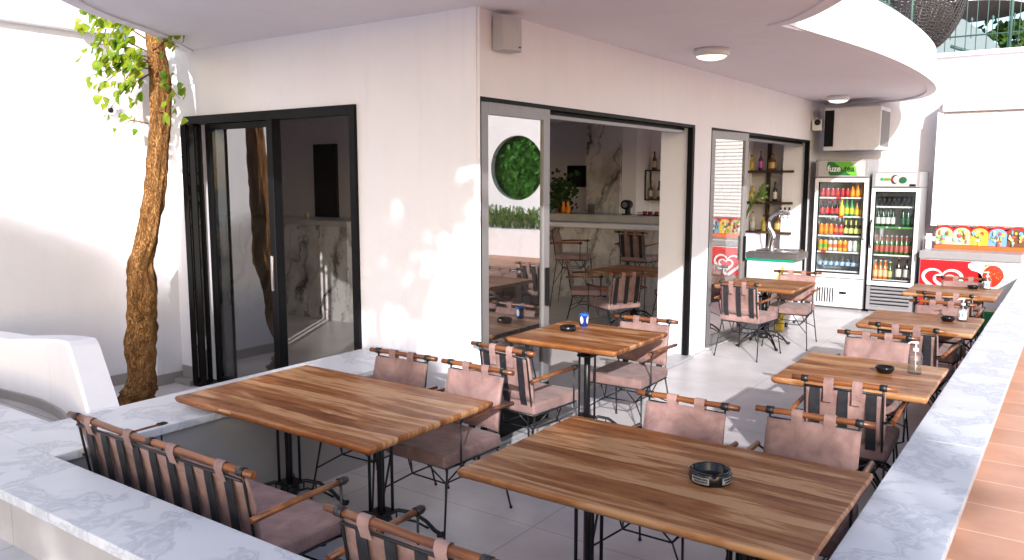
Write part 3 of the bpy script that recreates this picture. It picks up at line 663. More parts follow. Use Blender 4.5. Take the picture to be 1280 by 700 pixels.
shade_tree((3.4, -13.8, .0), [up((-7.35, 3.5, .9), 12, .85), up((-7.35, 2.6, 1.15), 12, 1.0), up((-7.35, 1.4, 1.3), 12, 1.1), up((-6.3, 2.35, .75), 11, .75), up((-5.4, 2.35, .8), 10.6, .75), up((-4.75, 2.2, .75), 10.2, .55), up((-5.6, 2.4, .6), 10.5, .8), up((-6.6, 4.0, .5), 12, .6), up((-5.4, 4.3, .3), 11.5, .7)], 'leafy tree standing farthest behind the front parapet', 17000, 9)

_u = up
def up(pt, t, r): return (tuple(Vector(pt) + D * t), r)
shade_tree((1.2, -4.4, .40), [up((-4.35, 4.39, 1.95), 9, .38), up((-4.55, 4.39, 1.55), 9, .32), up((-4.15, 4.39, 1.45), 9, .13), up((-3.85, 4.39, 1.75), 9, .15), up((-4.4, 4.39, 1.05), 9, .13), up((-3.65, 4.39, 1.9), 9, .10), up((-3.95, 4.39, 1.15), 9, .08)], 'slender leafy tree standing closest behind the front parapet', 2600, 12)

# ================================================================== CHAIRS
def chair_mesh(width, bench=False, seat_z=.47, leg_to=0.0):
    flap = .03 if bench else .085
    """returns dict name -> list of (MB, material)"""
    hw = width / 2; sz = seat_z; out = []
    b = MB(); b.box(-hw + .02, hw - .02, .035, .53, sz - .075, sz, .022, 3)
    out.append(('seat', b, 'leather', []))
    # backrest: sling panel slightly bowed
    zt, zb = sz + .322, sz + .015
    b = MB(); nx = 14 if not bench else 30; nz = 7; g = []
    pw = hw - .035
    for sidey in (0, 1):
        gg = []
        for i in range(nx + 1):
            x = -pw + 2 * pw * i / nx; row = []
            for j in range(nz + 1):
                v = j / nz; z = zb + (zt - zb) * v
                y = .045 - .055 * v + .012 * math.sin(v * math.pi) - .010 * math.cos(x / pw * 1.4) + .004 * noise.noise(Vector((x * 9, z * 9, 0)))
                zz = z - (.012 * math.sin(x * 23 + 1) * .35 if j == 0 else 0) + (.004 * math.cos(x * 20) if j == nz else 0)
                row.append(b.b.verts.new((x, y + sidey * .009, zz)))
            gg.append(row)
        g.append(gg)
    for s_ in (0, 1):
        for i in range(nx):
            for j in range(nz):
                f = b.b.faces.new((g[s_][i][j], g[s_][i + 1][j], g[s_][i + 1][j + 1], g[s_][i][j + 1])); f.smooth = True
    for i in range(nx):
        for j in (0, nz): b.b.faces.new((g[0][i][j], g[0][i + 1][j], g[1][i + 1][j], g[1][i][j]))
    for j in range(nz):
        for i in (0, nx): b.b.faces.new((g[0][i][j], g[0][i][j + 1], g[1][i][j + 1], g[1][i][j]))
    zr = sz + .355; yr = -.02
    loops = [-.075, .075] if not bench else [-.5 + .333 * k for k in range(4)]
    for lx in loops:   # strip going over the rod
        pr_ = [(.001, zt - .03), (-.007, zt), (yr + .021, zr - .012), (yr + .014, zr + .016), (yr, zr + .022), (yr - .015, zr + .015), (yr - .021, zr - .01), (yr - .008, zt - flap * .5), (yr - .004, zt - flap)]
        th = .003
        vs = [[b.b.verts.new((lx + s_ * .027, y, z)) for s_ in (-1, 1)] for y, z in pr_]
        for q0, q1 in zip(vs, vs[1:]): f = b.b.faces.new((q0[0], q0[1], q1[1], q1[0])); f.smooth = True
    out.append(('backrest', b, 'leather', []))
    # straps at the rear
    xs = [-.148, 0, .148] if not bench else [-hw + .14 + (width - .28) / 8 * k for k in range(9)]
    for x in xs:
        b = MB(); pr_ = [(-.022, zt + .0), (-.016, zt - .06), (.0, zt - .17), (.012, zb + .04), (.030, zb - .03)]
        vs = [[b.b.verts.new((x + s_ * .026, y + dy, z)) for s_, dy in ((-1, 0), (1, 0), (1, .004), (-1, .004))] for y, z in pr_]
        for q0, q1 in zip(vs, vs[1:]):
            for k in range(4): b.b.faces.new((q0[k], q0[(k + 1) % 4], q1[(k + 1) % 4], q1[k]))
        b.b.faces.new(vs[0]); b.b.faces.new(vs[-1])
        out.append(('strap', b, 'strap', []))
    # top rod + bands
    b = MB(); L = hw + .025; npt = 7
    b.tube([(-L + 2 * L * k / npt, yr + .002 * math.sin(k * 2.1), zr + .0015 * math.sin(k * 1.7)) for k in range(npt + 1)], [.0155 + .001 * math.sin(k * 2.6) for k in range(npt + 1)], 12)
    out.append(('top_rod', b, 'rod', []))
    b = MB(); r = .0062; pz = sz - .08; px_ = hw - .045
    for s_ in (-1, 1):
        b.tube([(s_ * (px_), .055, pz), (s_ * px_, .035, sz), (s_ * px_, -.012, zt - .02), (s_ * px_, -.02, zr - .012)], r, 6)
        b.tube([(s_ * (px_ - .018), yr, zr), (s_ * (px_ + .018), yr, zr)], .0195, 12)
    if bench: b.tube([(-.018, yr, zr), (.018, yr, zr)], .0195, 12)
    b.tube([(-px_, -.022, zt - .005), (px_, -.022, zt - .005)], r * 1.1, 6)
    for y in (.045, .50): b.tube([(-hw + .03, y, pz), (hw - .03, y, pz)], r, 6)
    for s_ in (-1, 1): b.tube([(s_ * (hw - .03), .045, pz), (s_ * (hw - .03), .50, pz)], r, 6)
    # arm supports
    ax = hw + .012; za = sz + .185
    for s_ in (-1, 1):
        b.tube([(s_ * px_, .01, za - .03), (s_ * ax, -.015, za - .012)], r, 6)
        b.tube([(s_ * (hw - .03), .44, pz), (s_ * ax, .43, pz + .02), (s_ * ax, .43, za - .005)], r, 6)
        b.tube([(s_ * ax, .415, za - .0), (s_ * ax, .452, za + .0)], .0185, 10)
    # wire bracing ring under the seat
    cz = pz - .13; ys = (.14, .41); xr = hw * .52
    ringp = [(-xr, ys[0], cz), (xr, ys[0], cz), (xr, ys[1], cz), (-xr, ys[1], cz)]
    for k in range(4): b.tube([ringp[k], ringp[(k + 1) % 4]], r * .8, 5)
    fz = leg_to
    corners = [(-1, 0), (1, 0), (1, 1), (-1, 1)]
    foot = {}
    for k, (sx, sy) in enumerate(corners):
        topq = Vector((sx * (hw - .035), .06 if sy == 0 else .49, pz)); fq = Vector((sx * (hw + .0), -.03 if sy == 0 else .56, fz)); foot[k] = (topq, fq)
        mid = topq.lerp(fq, .52)
        b.tube([ringp[k], mid], r * .8, 5)
        b.tube([ringp[k], (sx * xr * .55, .05 if sy == 0 else .50, pz)], r * .8, 5)
        b.tube([ringp[k], (sx * (hw - .03), .22 if sy == 0 else .34, pz)], r * .8, 5)
    out.append(('frame', b, 'black_metal', []))
    for s_ in (-1, 1):
        b = MB(); b.tube([(s_ * ax, -.03, za - .012), (s_ * ax, .2, za - .002), (s_ * ax, .465, za)], .0135, 10)
        out.append(('armrest', b, 'rod', []))
    for k in range(4):
        b = MB(); b.tube([foot[k][0], foot[k][1]], [.0065, .006], 7)
        b.tube([foot[k][1], foot[k][1] + Vector((0, 0, .014))], .009, 8)
        out.append(('leg', b, 'black_metal', []))
    return out
def make_chair(name, cat, parts):
    root = empty(name, (0, 0, 0), 0, '', cat)
    for nm, b, m_, _ in parts: b.build(nm, m_, root)
    return root
proto = make_chair('armchair', 'chair', chair_mesh(.50))
benchp = make_chair('bench', 'bench', chair_mesh(1.34, True))
barp = make_chair('bar_chair', 'chair', chair_mesh(.50, seat_z=.80))
used = set()
def put(pr_, x, y, deg, label, group, z=0):
    if pr_.name in used: return dup(pr_, (x, y, z), R(deg), label, group)
    used.add(pr_.name); pr_.location = (x, y, z); pr_.rotation_euler = (0, 0, R(deg)); pr_['label'] = label; pr_['group'] = group; return pr_
GT = 'suede armchairs on the terrace'
# deg: 0 = facing +Y (away), 180 = facing the camera side
for x, y, d, lab in [
    (-3.50, 3.72, 180, 'suede armchair facing the large left table, nearest the white wall corner'),
    (-2.90, 3.72, 180, 'suede armchair at the right end of the large left table, its whole seat showing'),
    (-3.08, 4.27, -6, 'suede armchair seen from behind in front of the square table with the blue cup'),
    (-2.80, 5.80, 183, 'suede armchair on the far side of the square table with the blue cup'),
    (-1.58, 3.76, 181, 'suede armchair behind the table with the branded ashtray, left of two'),
    (-0.97, 3.84, 184, 'suede armchair behind the table with the branded ashtray, right of two'),
    (-1.01, 4.62, 1, 'suede armchair seen from behind at the nearest square table by the marble parapet'),
    (-1.14, 6.16, 180, 'suede armchair facing the camera across the nearest square table by the parapet'),
    (-1.02, 6.64, -4, 'suede armchair seen from behind at the middle table by the parapet'),
    (-0.98, 8.12, 176, 'suede armchair facing the camera across the middle table by the parapet'),
    (-1.01, 8.78, -3, 'suede armchair seen from behind at the farthest table by the parapet'),
    (-1.04, 10.25, 178, 'suede armchair behind the farthest table, in front of the red freezer'),
    (-2.96, 8.42, -8, 'suede armchair with black straps seen from behind at the table by the beer dispenser'),
    (-2.74, 9.80, 186, 'suede armchair between the beer dispenser and the table in front of it')]:
    put(proto, x, y, d + random.uniform(-2.5, 2.5), lab, GT)
put(proto, -4.35, 8.52, 62, 'sunlit suede armchair with black straps just inside the cafe doorway', 'suede armchairs inside the cafe')
put(proto, -5.62, 9.30, -62, 'suede armchair inside the cafe on the left side of the indoor table', 'suede armchairs inside the cafe')
put(proto, -4.05, 9.95, 80, 'suede armchair inside the cafe on the right side of the indoor table', 'suede armchairs inside the cafe')
put(barp, -5.36, 10.62, -4, 'tall striped bar chair facing the marble bar counter', 'bar chairs at the counter')
put(barp, -6.55, 10.45, -72, 'tall bar chair seen from the side at the left of the marble bar', 'bar chairs at the counter')
put(benchp, -3.20, 1.86, 0, 'two seat suede bench with nine black straps behind the front parapet', 'suede benches along the front parapet')
put(benchp, -1.36, 1.82, 0, 'suede bench cut off by the bottom edge, right of the other bench', 'suede benches along the front parapet')

# ================================================================== TABLES
def top_mesh(w_, d_, th=.04, seed=0):
    b = MB(); bmx = b.b; nx, ny = 30, 16
    def edge(t_, s): return .005 * noise.noise(Vector((t_ * 3.1, s, seed))) + .0035 * noise.noise(Vector((t_ * 11, s, seed)))
    ol = []
    for i in range(nx): x = -w_ / 2 + w_ * i / nx; ol.append((x, -d_ / 2 + edge(x, 1)))
    for i in range(ny): y = -d_ / 2 + d_ * i / ny; ol.append((w_ / 2 + edge(y, 2), y))
    for i in range(nx): x = w_ / 2 - w_ * i / nx; ol.append((x, d_ / 2 + edge(x, 3)))
    for i in range(ny): y = d_ / 2 - d_ * i / ny; ol.append((-w_ / 2 + edge(y, 4), y))
    lay = [(-.020, -th), (-.006, -th * .72), (0, -th * .35), (-.003, -.004), (-.008, 0)]
    rows = []
    for off, z in lay:
        row = []
        for (x, y) in ol:
            L = Vector((x, y)); k = Vector((math.copysign(1, x) if abs(abs(x) - w_ / 2) < .02 else 0, math.copysign(1, y) if abs(abs(y) - d_ / 2) < .02 else 0))
            if k.length > 1.1: k *= .9
            q = L + k * off; row.append(bmx.verts.new((q.x, q.y, z)))
        rows.append(row)
    n_ = len(ol)
    for a, c in zip(rows, rows[1:]):
        for k in range(n_): f = bmx.faces.new((a[k], a[(k + 1) % n_], c[(k + 1) % n_], c[k])); f.smooth = True
    bmx.faces.new(rows[0][::-1]); bmx.faces.new(rows[-1]); return b
def pedestal(par, x, y, h, spread=.30):
    b = MB(); zt = h
    b.box(x - .15, x + .15, y - .20, y + .20, zt - .006, zt)
    b.tube([(x, y, .10), (x, y, zt - .02)], .021, 12)
    for sx, sy in ((-1, -1), (1, -1), (1, 1), (-1, 1)):
        X_, Y_ = x + sx * .042, y + sy * .042
        b.tube([(X_, Y_, .16), (X_, Y_, zt - .10), (x + sx * .085, y + sy * .085, zt - .03), (x + sx * .12, y + sy * .12, zt - .006)], .0085, 7)
    b.box(x - .058, x + .058, y - .058, y + .058, .15, .17, .004); b.box(x - .058, x + .058, y - .058, y + .058, zt - .12, zt - .10, .004)
    b.lathe([(.0, .09), (.05, .09), (.06, .12), (.045, .15), (0, .15)], (x, y, 0), 12)
    pd = b.build('pedestal', 'black_metal', par)
    for k in range(4):
        a = math.pi / 4 + k * math.pi / 2; dx, dy = math.cos(a), math.sin(a); f = MB()
        pts = [(.03, .155), (.09, .165), (.17, .145), (.24, .09), (.285, .035), (.315, .012), (.34, .018)]
        f.tube([(x + dx * r_, y + dy * r_, z) for r_, z in pts], [.012, .011, .011, .011, .012, .014, .010], 8)
        f.tube([(x + dx * r_, y + dy * r_, z) for r_, z in [(.03, .10), (.10, .115), (.18, .095), (.25, .05)]], .007, 6)
        for r_, z0, z1 in ((.08, .11, .163), (.15, .105, .15)): f.tube([(x + dx * r_, y + dy * r_, z0), (x + dx * r_, y + dy * r_, z1)], .005, 5)
        f.tube([(x + dx * .315, y + dy * .315, 0), (x + dx * .315, y + dy * .315, .02)], [.022, .012], 10)
        f.build('foot', 'black_metal', pd)
    return pd
def table(x, y, w_, d_, h, label, peds, seed, deg=0, group='walnut tables on the terrace'):
    t = empty('table', (x, y, 0), R(deg), label, 'table', group)
    o = top_mesh(w_, d_, .042, seed).build('tabletop', 'wood', t, (0, 0, h))
    for px_ in peds: pedestal(t, px_, 0, h - .043)
    return t
table(-3.335, 2.985, 1.53, .95, .73, 'large bare walnut table at the left over the parapet edge', (-.385, .365), 1)
table(-1.355, 3.02, 1.45, .96, .73, 'large walnut table in the foreground with the branded ashtray', (-.355, .355), 2)
table(-2.93, 5.12, .90, .84, .795, 'square walnut table with a blue cup by the open doorway', (0,), 3)
table(-1.065, 5.34, .87, .88, .73, 'square walnut table nearest along the marble parapet, with black bowl and pump bottle', (0,), 4)
table(-1.065, 7.60, .87, .88, .73, 'square walnut table in the middle of the row along the parapet', (0,), 5)
table(-1.09, 9.86, .87, .88, .73, 'square walnut table farthest along the parapet by the freezer', (0,), 6)
table(-2.95, 9.28, .90, .92, .73, 'square walnut table by the beer dispenser, its cast feet in full view', (0,), 7)
table(-4.85, 9.72, .95, .85, .73, 'walnut table inside the cafe between indoor armchairs', (0,), 8, group='walnut tables inside the cafe')

# ================================================================== TABLE OBJECTS
# branded ashtray
a = empty('ashtray', (-1.155, 3.03, .731), R(0), 'round black ashtray with white lettered labels on the foreground table', 'ashtray')
b = MB(); seg = 64
prof = [(0, .010), (.052, .010), (.060, .018), (.063, .043), (.066, .046), (.074, .045), (.077, .040), (.076, .006), (.072, 0), (0, 0)]
b.lathe(prof, (0, 0, 0), seg)
for v in b.b.verts:
    r_ = math.hypot(v.co.x, v.co.y)
    if r_ > .058 and v.co.z > .03:
        an = math.atan2(v.co.y, v.co.x)
        for k in (R(-59), R(61), R(181)):
            d_ = (an - k + math.pi) % (2 * math.pi) - math.pi
            if abs(d_) < .06: v.co.z -= .011
b.build('bowl', 'black_plastic', a, smooth=False)
for an in (R(-99), R(-9), R(81), R(171)):
    lb = MB(); ins = MB()
    def arc(bb, a0, a1, z0, z1, r_=.0778, n_=6):
        vs = [(r_ * math.cos(a0 + (a1 - a0) * k / n_), r_ * math.sin(a0 + (a1 - a0) * k / n_)) for k in range(n_ + 1)]
        for p0, p1 in zip(vs, vs[1:]): bb.quad((*p0, z0), (*p1, z0), (*p1, z1), (*p0, z1))
    arc(lb, an - .47, an + .47, .009, .034)
    random.seed(int(an * 10) + 90)
    arc(ins, an - .45, an + .45, .0105, .0115, .0782); arc(ins, an - .45, an + .45, .0318, .0328, .0782)
    # rows of lettering strokes too small to read
    u = -.38
    while u < .38: wdt = random.uniform(.035, .06); arc(ins, an + u, an + u + wdt, .0225, .030, .0782, 1); u += wdt + .016
    u = -.30
    while u < .38: wdt = random.uniform(.03, .06); arc(ins, an + u, an + u + wdt, .0135, .0200, .0782, 1); u += wdt + .016
    l_ = lb.build('label', col('label_white', (.26, .27, .29)), a); ins.build('lettering', 'black_plastic', l_)
a.scale = (1.1, 1.1, 1.12)
# bowl ashtrays
def bowl(x, y, z, label, r=.052, square=False, grp=None):
    b = MB(); b.lathe([(0, .007), (r * .62, .007), (r * .86, .036), (r * .93, .040), (r, .038), (r * .99, .03), (r * .74, .002), (r * .6, 0), (0, 0)], (0, 0, 0), 28)
    o = b.build('ashtray', 'black_plastic', loc=(x, y, z)); tag(o, label, 'ashtray', grp); return o
bowl(-.945, 5.41, .731, 'black bowl ashtray beside the clear pump bottle on the nearest parapet table', .057)
bowl(-.875, 7.70, .731, 'black bowl ashtray on the middle parapet table', .057)
bowl(-.925, 10.12, .731, 'black bowl ashtray on the farthest parapet table by the freezer', .057)
b = MB(); b.lathe([(0, .010), (.047, .010), (.05, .034), (.056, .038), (.062, .034), (.060, .004), (.056, 0), (0, 0)], (0, 0, 0), 24)
tag(b.build('ashtray', 'black_plastic', loc=(-3.13, 5.17, .797)), 'black ashtray beside the blue cup', 'ashtray')
# blue cup
c = empty('paper_cup', (-3.125, 5.40, .797), R(-20), 'blue takeaway cup with white ovals on the square table', 'cup')
b = MB(); b.lathe([(0, .003), (.026, .003), (.027, 0), (.029, 0), (.038, .094), (.041, .096), (.040, .100), (.036, .098), (.030, .02), (0, .02)], (0, 0, 0), 28); b.build('cup', col('cup_blue', (.015, .06, .42), .35), c)
b = MB(); b.lathe([(.0370, .086), (.0390, .094), (.0415, .097)], (0, 0, 0), 28); b.build('rim', col('cup_cyan', (.02, .32, .62), .35), c)
for k in range(4):
    an = k * math.pi / 2 + .3; b = MB()
    fan = []
    for j in range(20):
        th = 2 * math.pi * j / 20; z = .052 + .030 * math.sin(th); rr_ = .0297 + (z / .094) * .0092; ang = an + .42 * math.cos(th)
        fan.append((rr_ * math.cos(ang), rr_ * math.sin(ang), z))
    vs = [b.b.verts.new(q) for q in fan]
    for j in range(1, 10):
        b.b.faces.new((vs[j % 20], vs[(j - 1) % 20], vs[(20 - j + 1) % 20], vs[20 - j])) if j > 1 else b.b.faces.new((vs[1], vs[0], vs[19]))
    b.b.faces.new((vs[9], vs[10], vs[11]))
    b.build('oval_mark', col('cup_white', (.7, .75, .8), .35), c)
# pump bottles
def pump(x, y, z, label, s=1.0, lab=True, deg=0, full=True):
    r = empty('pump_bottle', (x, y, z), R(deg), label, 'bottle', None)
    b = MB(); b.lathe([(0, 0), (.031 * s, 0), (.034 * s, .006 * s), (.034 * s, .088 * s), (.027 * s, .104 * s), (.012 * s, .113 * s), (.012 * s, .125 * s)], (0, 0, 0), 28); b.build('bottle', 'cup_glass', r)
    b = MB(); b.lathe([(0, .004), (.0315 * s, .004), (.0315 * s, .07 * s), (0, .07 * s)], (0, 0, 0), 24); b.build('gel', 'gel', r)
    b = MB(); b.lathe([(.0, .128 * s), (.0145 * s, .128 * s), (.0145 * s, .112 * s), (.012 * s, .112 * s)], (0, 0, 0), 16)
    b.lathe([(.005 * s, .128 * s), (.005 * s, .150 * s), (.010 * s, .150 * s), (.010 * s, .162 * s), (0, .164 * s)], (0, 0, 0), 12)
    b.tube([(0, 0, .156 * s), (-.022 * s, -.01 * s, .157 * s), (-.034 * s, -.015 * s, .149 * s)], .0045 * s, 7)
    b.tube([(0, 0, .11 * s), (.004, .002, .02)], .0025, 6)
    b.build('pump', 'white_plastic', r)
    if lab:
        b = MB(); n_ = 10
        for k in range(n_):
            a0 = -1.9 + 1.5 * k / n_; a1 = -1.9 + 1.5 * (k + 1) / n_; rr_ = .0345 * s
            b.quad((rr_ * math.cos(a0), rr_ * math.sin(a0), .015 * s), (rr_ * math.cos(a1), rr_ * math.sin(a1), .015 * s), (rr_ * math.cos(a1), rr_ * math.sin(a1), .078 * s), (rr_ * math.cos(a0), rr_ * math.sin(a0), .078 * s))
        l_ = b.build('label', 'white_plastic', r)
        b = MB(); rr_ = .0348 * s
        vs = []
        for k in range(18):
            th = 2 * math.pi * k / 18; an = -1.45 + .38 * math.cos(th); vs.append(b.b.verts.new((rr_ * 1.006 * math.cos(an), rr_ * 1.006 * math.sin(an), .045 * s + .022 * s * math.sin(th))))
        b.b.faces.new(vs); b.build('blue_mark', col('mark_blue', (.05, .22, .55)), l_)
pump(-.79, 5.50, .731, 'clear pump bottle of hand gel on the nearest parapet table', 1.25, False)
pump(-.775, 7.78, .731, 'white labelled pump bottle on the middle parapet table', 1.2, True, -15)
pump(-.80, 10.18, .731, 'pump bottle on the farthest parapet table in front of the strawberry picture', 1.2, True, -20)

# ================================================================== DRINK CONTAINERS
def lathe_obj(name, prof, mats, cuts=None, seg=14):
    """prof list of (r,z,mat index)"""
    b = MB(); b.lathe([(r, z) for r, z, _ in prof], (0, 0, 0), seg)
    o = b.build(name, mats)
    zs = [(z, m_) for _, z, m_ in prof]
    for p_ in o.data.polygons:
        c = p_.center.z; best = 0
        for i in range(len(prof) - 1):
            if min(prof[i][1], prof[i + 1][1]) - 1e-4 <= c <= max(prof[i][1], prof[i + 1][1]) + 1e-4: best = prof[i][2]
        p_.material_index = best
    return o
def can_proto(c1, c2, nm, h=.115, r=.029):
    return lathe_obj('can', [(0, 0, 0), (r * .85, 0, 0), (r, .008, 1), (r, h * .30, 2), (r, h * .62, 1), (r, h - .012, 0), (r * .84, h, 0), (0, h, 0)], ['steel', col(nm + 'a', c1), col(nm + 'b', c2)])
def bottle_proto(glassc, labc, capc, nm, h=.22, r=.028, white=None):
    return lathe_obj('bottle', [(0, 0, 0), (r, .0, 0), (r, h * .14, 1), (r, h * .48, 0), (r * .9, h * .58, 0), (r * .42, h * .72, 1 if white else 0), (r * .40, h * .93, 2), (r * .46, h * .94, 2), (r * .46, h, 2), (0, h, 2)], [col(nm + 'g', glassc, .12), col(nm + 'l', labc), col(nm + 'c', capc)])
ORD = ['leftmost', 'second from left', 'third from left', 'fourth from left', 'fifth from left', 'sixth from left', 'seventh from left', 'eighth from left', 'ninth from left']
def row(pr_, pts, label, group, cat, s=1.0):
    ys = sorted({round(q[1], 3) for q in pts}); zs = sorted({round(q[2], 3) for q in pts})
    for i, q in enumerate(pts):
        o = pr_ if i == 0 and not pr_.get('label') else pr_.copy()
        if o is not pr_: COL.objects.link(o)
        o.location = q; o.scale = (1.1 * s, 1.1 * s, 1.16 * s); o.rotation_euler = (0, 0, (i * 2.4) % 6.28)
        lab = label
        if len(pts) > 1:
            same = sorted(p[0] for p in pts if abs(p[1] - q[1]) < .002 and abs(p[2] - q[2]) < .002); k = same.index(q[0])
            rowtxt = '' if len(ys) < 2 else (' in front row' if q[1] < ys[-1] - .01 else ' in back row')
            lvl = '' if len(zs) < 2 else (', upper' if q[2] > zs[0] + .01 else ', lower')
            lab = label + ', ' + ('rightmost' if k == len(same) - 1 and k > 0 else ORD[k]) + rowtxt + lvl
        tag(o, lab, cat, group)

# ================================================================== COOLERS
def cooler(name, x0, x1, y0, y1, H, gz0, gz1, shelves, label, header_h, grille):
    c = empty(name, ((x0 + x1) / 2, y0, 0), 0, label, 'cooler', None)
    def pt(b, nm, mat, par=c):
        o = b.build(nm, mat); o.parent = par
        if par is c: o.location = -Vector(c.location)
        return o
    b = MB(); t = .035
    b.box(x0, x0 + t, y0 + .05, y1, .04, H - header_h); b.box(x1 - t, x1, y0 + .05, y1, .04, H - header_h); b.box(x0 + t, x1 - t, y1 - .03, y1, .04, H - header_h)
    b.box(x0 + t, x1 - t, y0 + .05, y1 - .03, gz1 + .02, H - header_h); b.box(x0, x1, y0 + .055, y1, H - header_h + .001, H, .008)
    b.box(x0 + t, x1 - t, y0 + .03, y1 - .03, .04, gz0 - .05)
    b.box(x0 + .03, x1 - .03, y0 + .08, y1 - .05, 0, .04)
    pt(b, 'cabinet', 'cab_grey')
    # header
    b = MB(); b.box(x0 + .005, x1 - .005, y0 - .015, y0 + .054, H - header_h + .004, H - .004, .01, 2); pt(b, 'header', 'cab_grey')
    b = MB(); b.box(x0 + .05, x1 - .05, y0 - .021, y0 - .0155, H - header_h + .018, H - .018); hd = pt(b, 'header_panel', 'header_white')
    # door
    b = MB(); fw = .055
    b.box(x0 + .004, x0 + fw, y0 - .0, y0 + .045, gz0 - .06, H - header_h - .006, .004); b.box(x1 - fw, x1 - .004, y0, y0 + .045, gz0 - .06, H - header_h - .006, .004)
    b.box(x0 + fw, x1 - fw, y0 + .001, y0 + .044, gz1, H - header_h - .007); b.box(x0 + fw, x1 - fw, y0 + .001, y0 + .044, gz0 - .059, gz0)
    dr = pt(b, 'door', 'white_metal')
    b = MB(); b.box(x0 + fw + .001, x0 + fw + .014, y0 + .004, y0 + .042, gz0, gz1); b.box(x1 - fw - .014, x1 - fw - .001, y0 + .004, y0 + .042, gz0, gz1); b.box(x0 + fw + .014, x1 - fw - .014, y0 + .004, y0 + .042, gz1 - .014, gz1 - .001); b.box(x0 + fw + .014, x1 - fw - .014, y0 + .004, y0 + .042, gz0 + .001, gz0 + .014)
    g_ = b.build('gasket', 'dark_alu', dr)
    b = MB(); b.box(x0 + fw + .014, x1 - fw - .014, y0 + .02, y0 + .026, gz0 + .014, gz1 - .014); b.build('pane', 'glass', dr)
    b = MB(); b.box(x0 + t + .001, x0 + t + .006, y0 + .06, y1 - .04, gz0, gz1); b.box(x1 - t - .006, x1 - t - .001, y0 + .06, y1 - .04, gz0, gz1); b.box(x0 + t + .006, x1 - t - .006, y1 - .05, y1 - .04, gz0, gz1); pt(b, 'liner', 'liner')
    for z in shelves:
        b = MB(); b.box(x0 + .045, x1 - .045, y0 + .062, y0 + .075, z - .022, z, .002)
        for k in range(14): xx = x0 + .05 + (x1 - x0 - .1) * k / 13; b.box(xx - .002, xx + .002, y0 + .075, y1 - .06, z - .006, z - .001)
        pt(b, 'shelf', 'white_metal')
    b = MB(); b.box(x0 + .004, x1 - .004, y0 + .0, y0 + .029, .05, gz0 - .075, .006); kp = pt(b, 'kick_panel', 'white_metal' if grille == 'v' else 'cab_grey')
    if grille == 'v':
        for k in range(7):
            b = MB(); xx = x0 + .10 + k * .037; b.box(xx, xx + .017, y0 - .003, y0 - .0005, .11, .33); b.build('vent_slot', 'black_plastic', kp)
        b = MB(); b.box(x0 + .42, x0 + .52, y0 - .004, y0 - .0005, .245, .28); b.build('control_panel', 'black_plastic', kp)
    else:
        for k in range(6):
            b = MB(); zz = .10 + k * .052
            b.box(x0 + .06, x1 - .06, y0 - .010, y0 - .0005, zz, zz + .026, .006); b.build('louvre', 'cab_grey', kp)
            b = MB(); b.box(x0 + .06, x1 - .06, y0 - .004, y0 - .0005, zz + .028, zz + .045); b.build('vent_slot', 'black_plastic', kp)
    return c, hd, dr
M['cab_grey'] = plain('cooler_grey', (.27, .265, .28), .4); M['liner'] = plain('cooler_liner', (.62, .63, .64), .5); M['header_white'] = plain('header_white', (.44, .43, .44), .4)
Y0 = 12.42
A0, A1 = -3.275, -2.53
shA = [1.665, 1.39, 1.105, .865, .585]
cA, hA, dA = cooler('drinks_cooler', A0, A1, Y0, 13.08, 2.21, .545, 1.885, shA, 'taller glass door drinks cooler with a green tea sign', .26, 'v')
b = MB(); b.tube([(A1 - .03, Y0 - .005, 1.06), (A1 - .025, Y0 - .05, 1.10), (A1 - .02, Y0 - .055, 1.22), (A1 - .025, Y0 - .05, 1.34), (A1 - .03, Y0 - .005, 1.38)], .011, 8); b.build('handle', 'grey_metal', dA).location = (0, 0, 0)
# green leaf sign with lettering
yy = Y0 - .023 - 0
def ploc2(o, par): o.parent = par; return o
def on(par, b, nm, mat): return b.build(nm, mat, par)
zc = 2.08; xc = -2.90
b = MB(); b.prism([(xc - .20, zc + .10), (xc + .12, zc + .10), (xc + .19, zc + .02), (xc + .21, zc - .10), (xc - .16, zc - .10), (xc - .21, zc - .01)], Y0 - .0245, Y0 - .0215, 'y'); lf_ = on(hA, b, 'leaf_emblem', col('leafdark', (.02, .13, .03)))
b = MB(); b.prism([(xc - .12, zc + .098), (xc + .12, zc + .098), (xc + .188, zc + .02), (xc + .207, zc - .098), (xc + .13, zc - .098)], Y0 - .0265, Y0 - .025, 'y'); b.build('leaf_highlight', col('leaflight', (.13, .42, .03)), lf_)
text('fuze', .122, 'white_plastic', 'lettering', (xc - .105, Y0 - .029, zc - .005), (R(90), 0, 0), hA, bold=.003, sx=.92)
text('tea', .122, col('teadark', (.002, .008, .004)), 'lettering', (xc + .105, Y0 - .029, zc - .005), (R(90), 0, 0), hA, bold=.003, sx=.92)
# contents of the taller cooler
yb = Y0 + .115
def xs(n_, a=A0 + .095, c=A1 - .095): return [a + (c - a) * k / (n_ - 1) for k in range(n_)]
X8 = xs(9)
G1 = 'drinks in the taller cooler'
row(can_proto((.45, .01, .015), (.5, .05, .05), 'red'), [(x, yb, shA[0] + .001) for x in X8[:6]], 'red can on top shelf of taller cooler', G1 + ', red cans', 'can')
row(bottle_proto((.7, .22, .02), (.75, .35, .02), (.8, .3, .02), 'ora', .165, .03), [(x, yb, shA[0] + .001) for x in X8[6:9]], 'orange bottle on top shelf of taller cooler', G1 + ', orange bottles on top', 'bottle')
row(bottle_proto((.03, .008, .006), (.55, .02, .02), (.5, .02, .02), 'cola', .20, .030), [(x, yb, shA[1] + .001) for x in X8[:4]], 'cola bottle with red label on second shelf of taller cooler', G1 + ', cola bottles', 'bottle')
row(bottle_proto((.75, .6, .05), (.7, .62, .1), (.75, .6, .02), 'lem', .215, .034), [(X8[4], yb, shA[1] + .001)], 'large yellow lemon drink on the second shelf of the taller cooler', None, 'bottle')
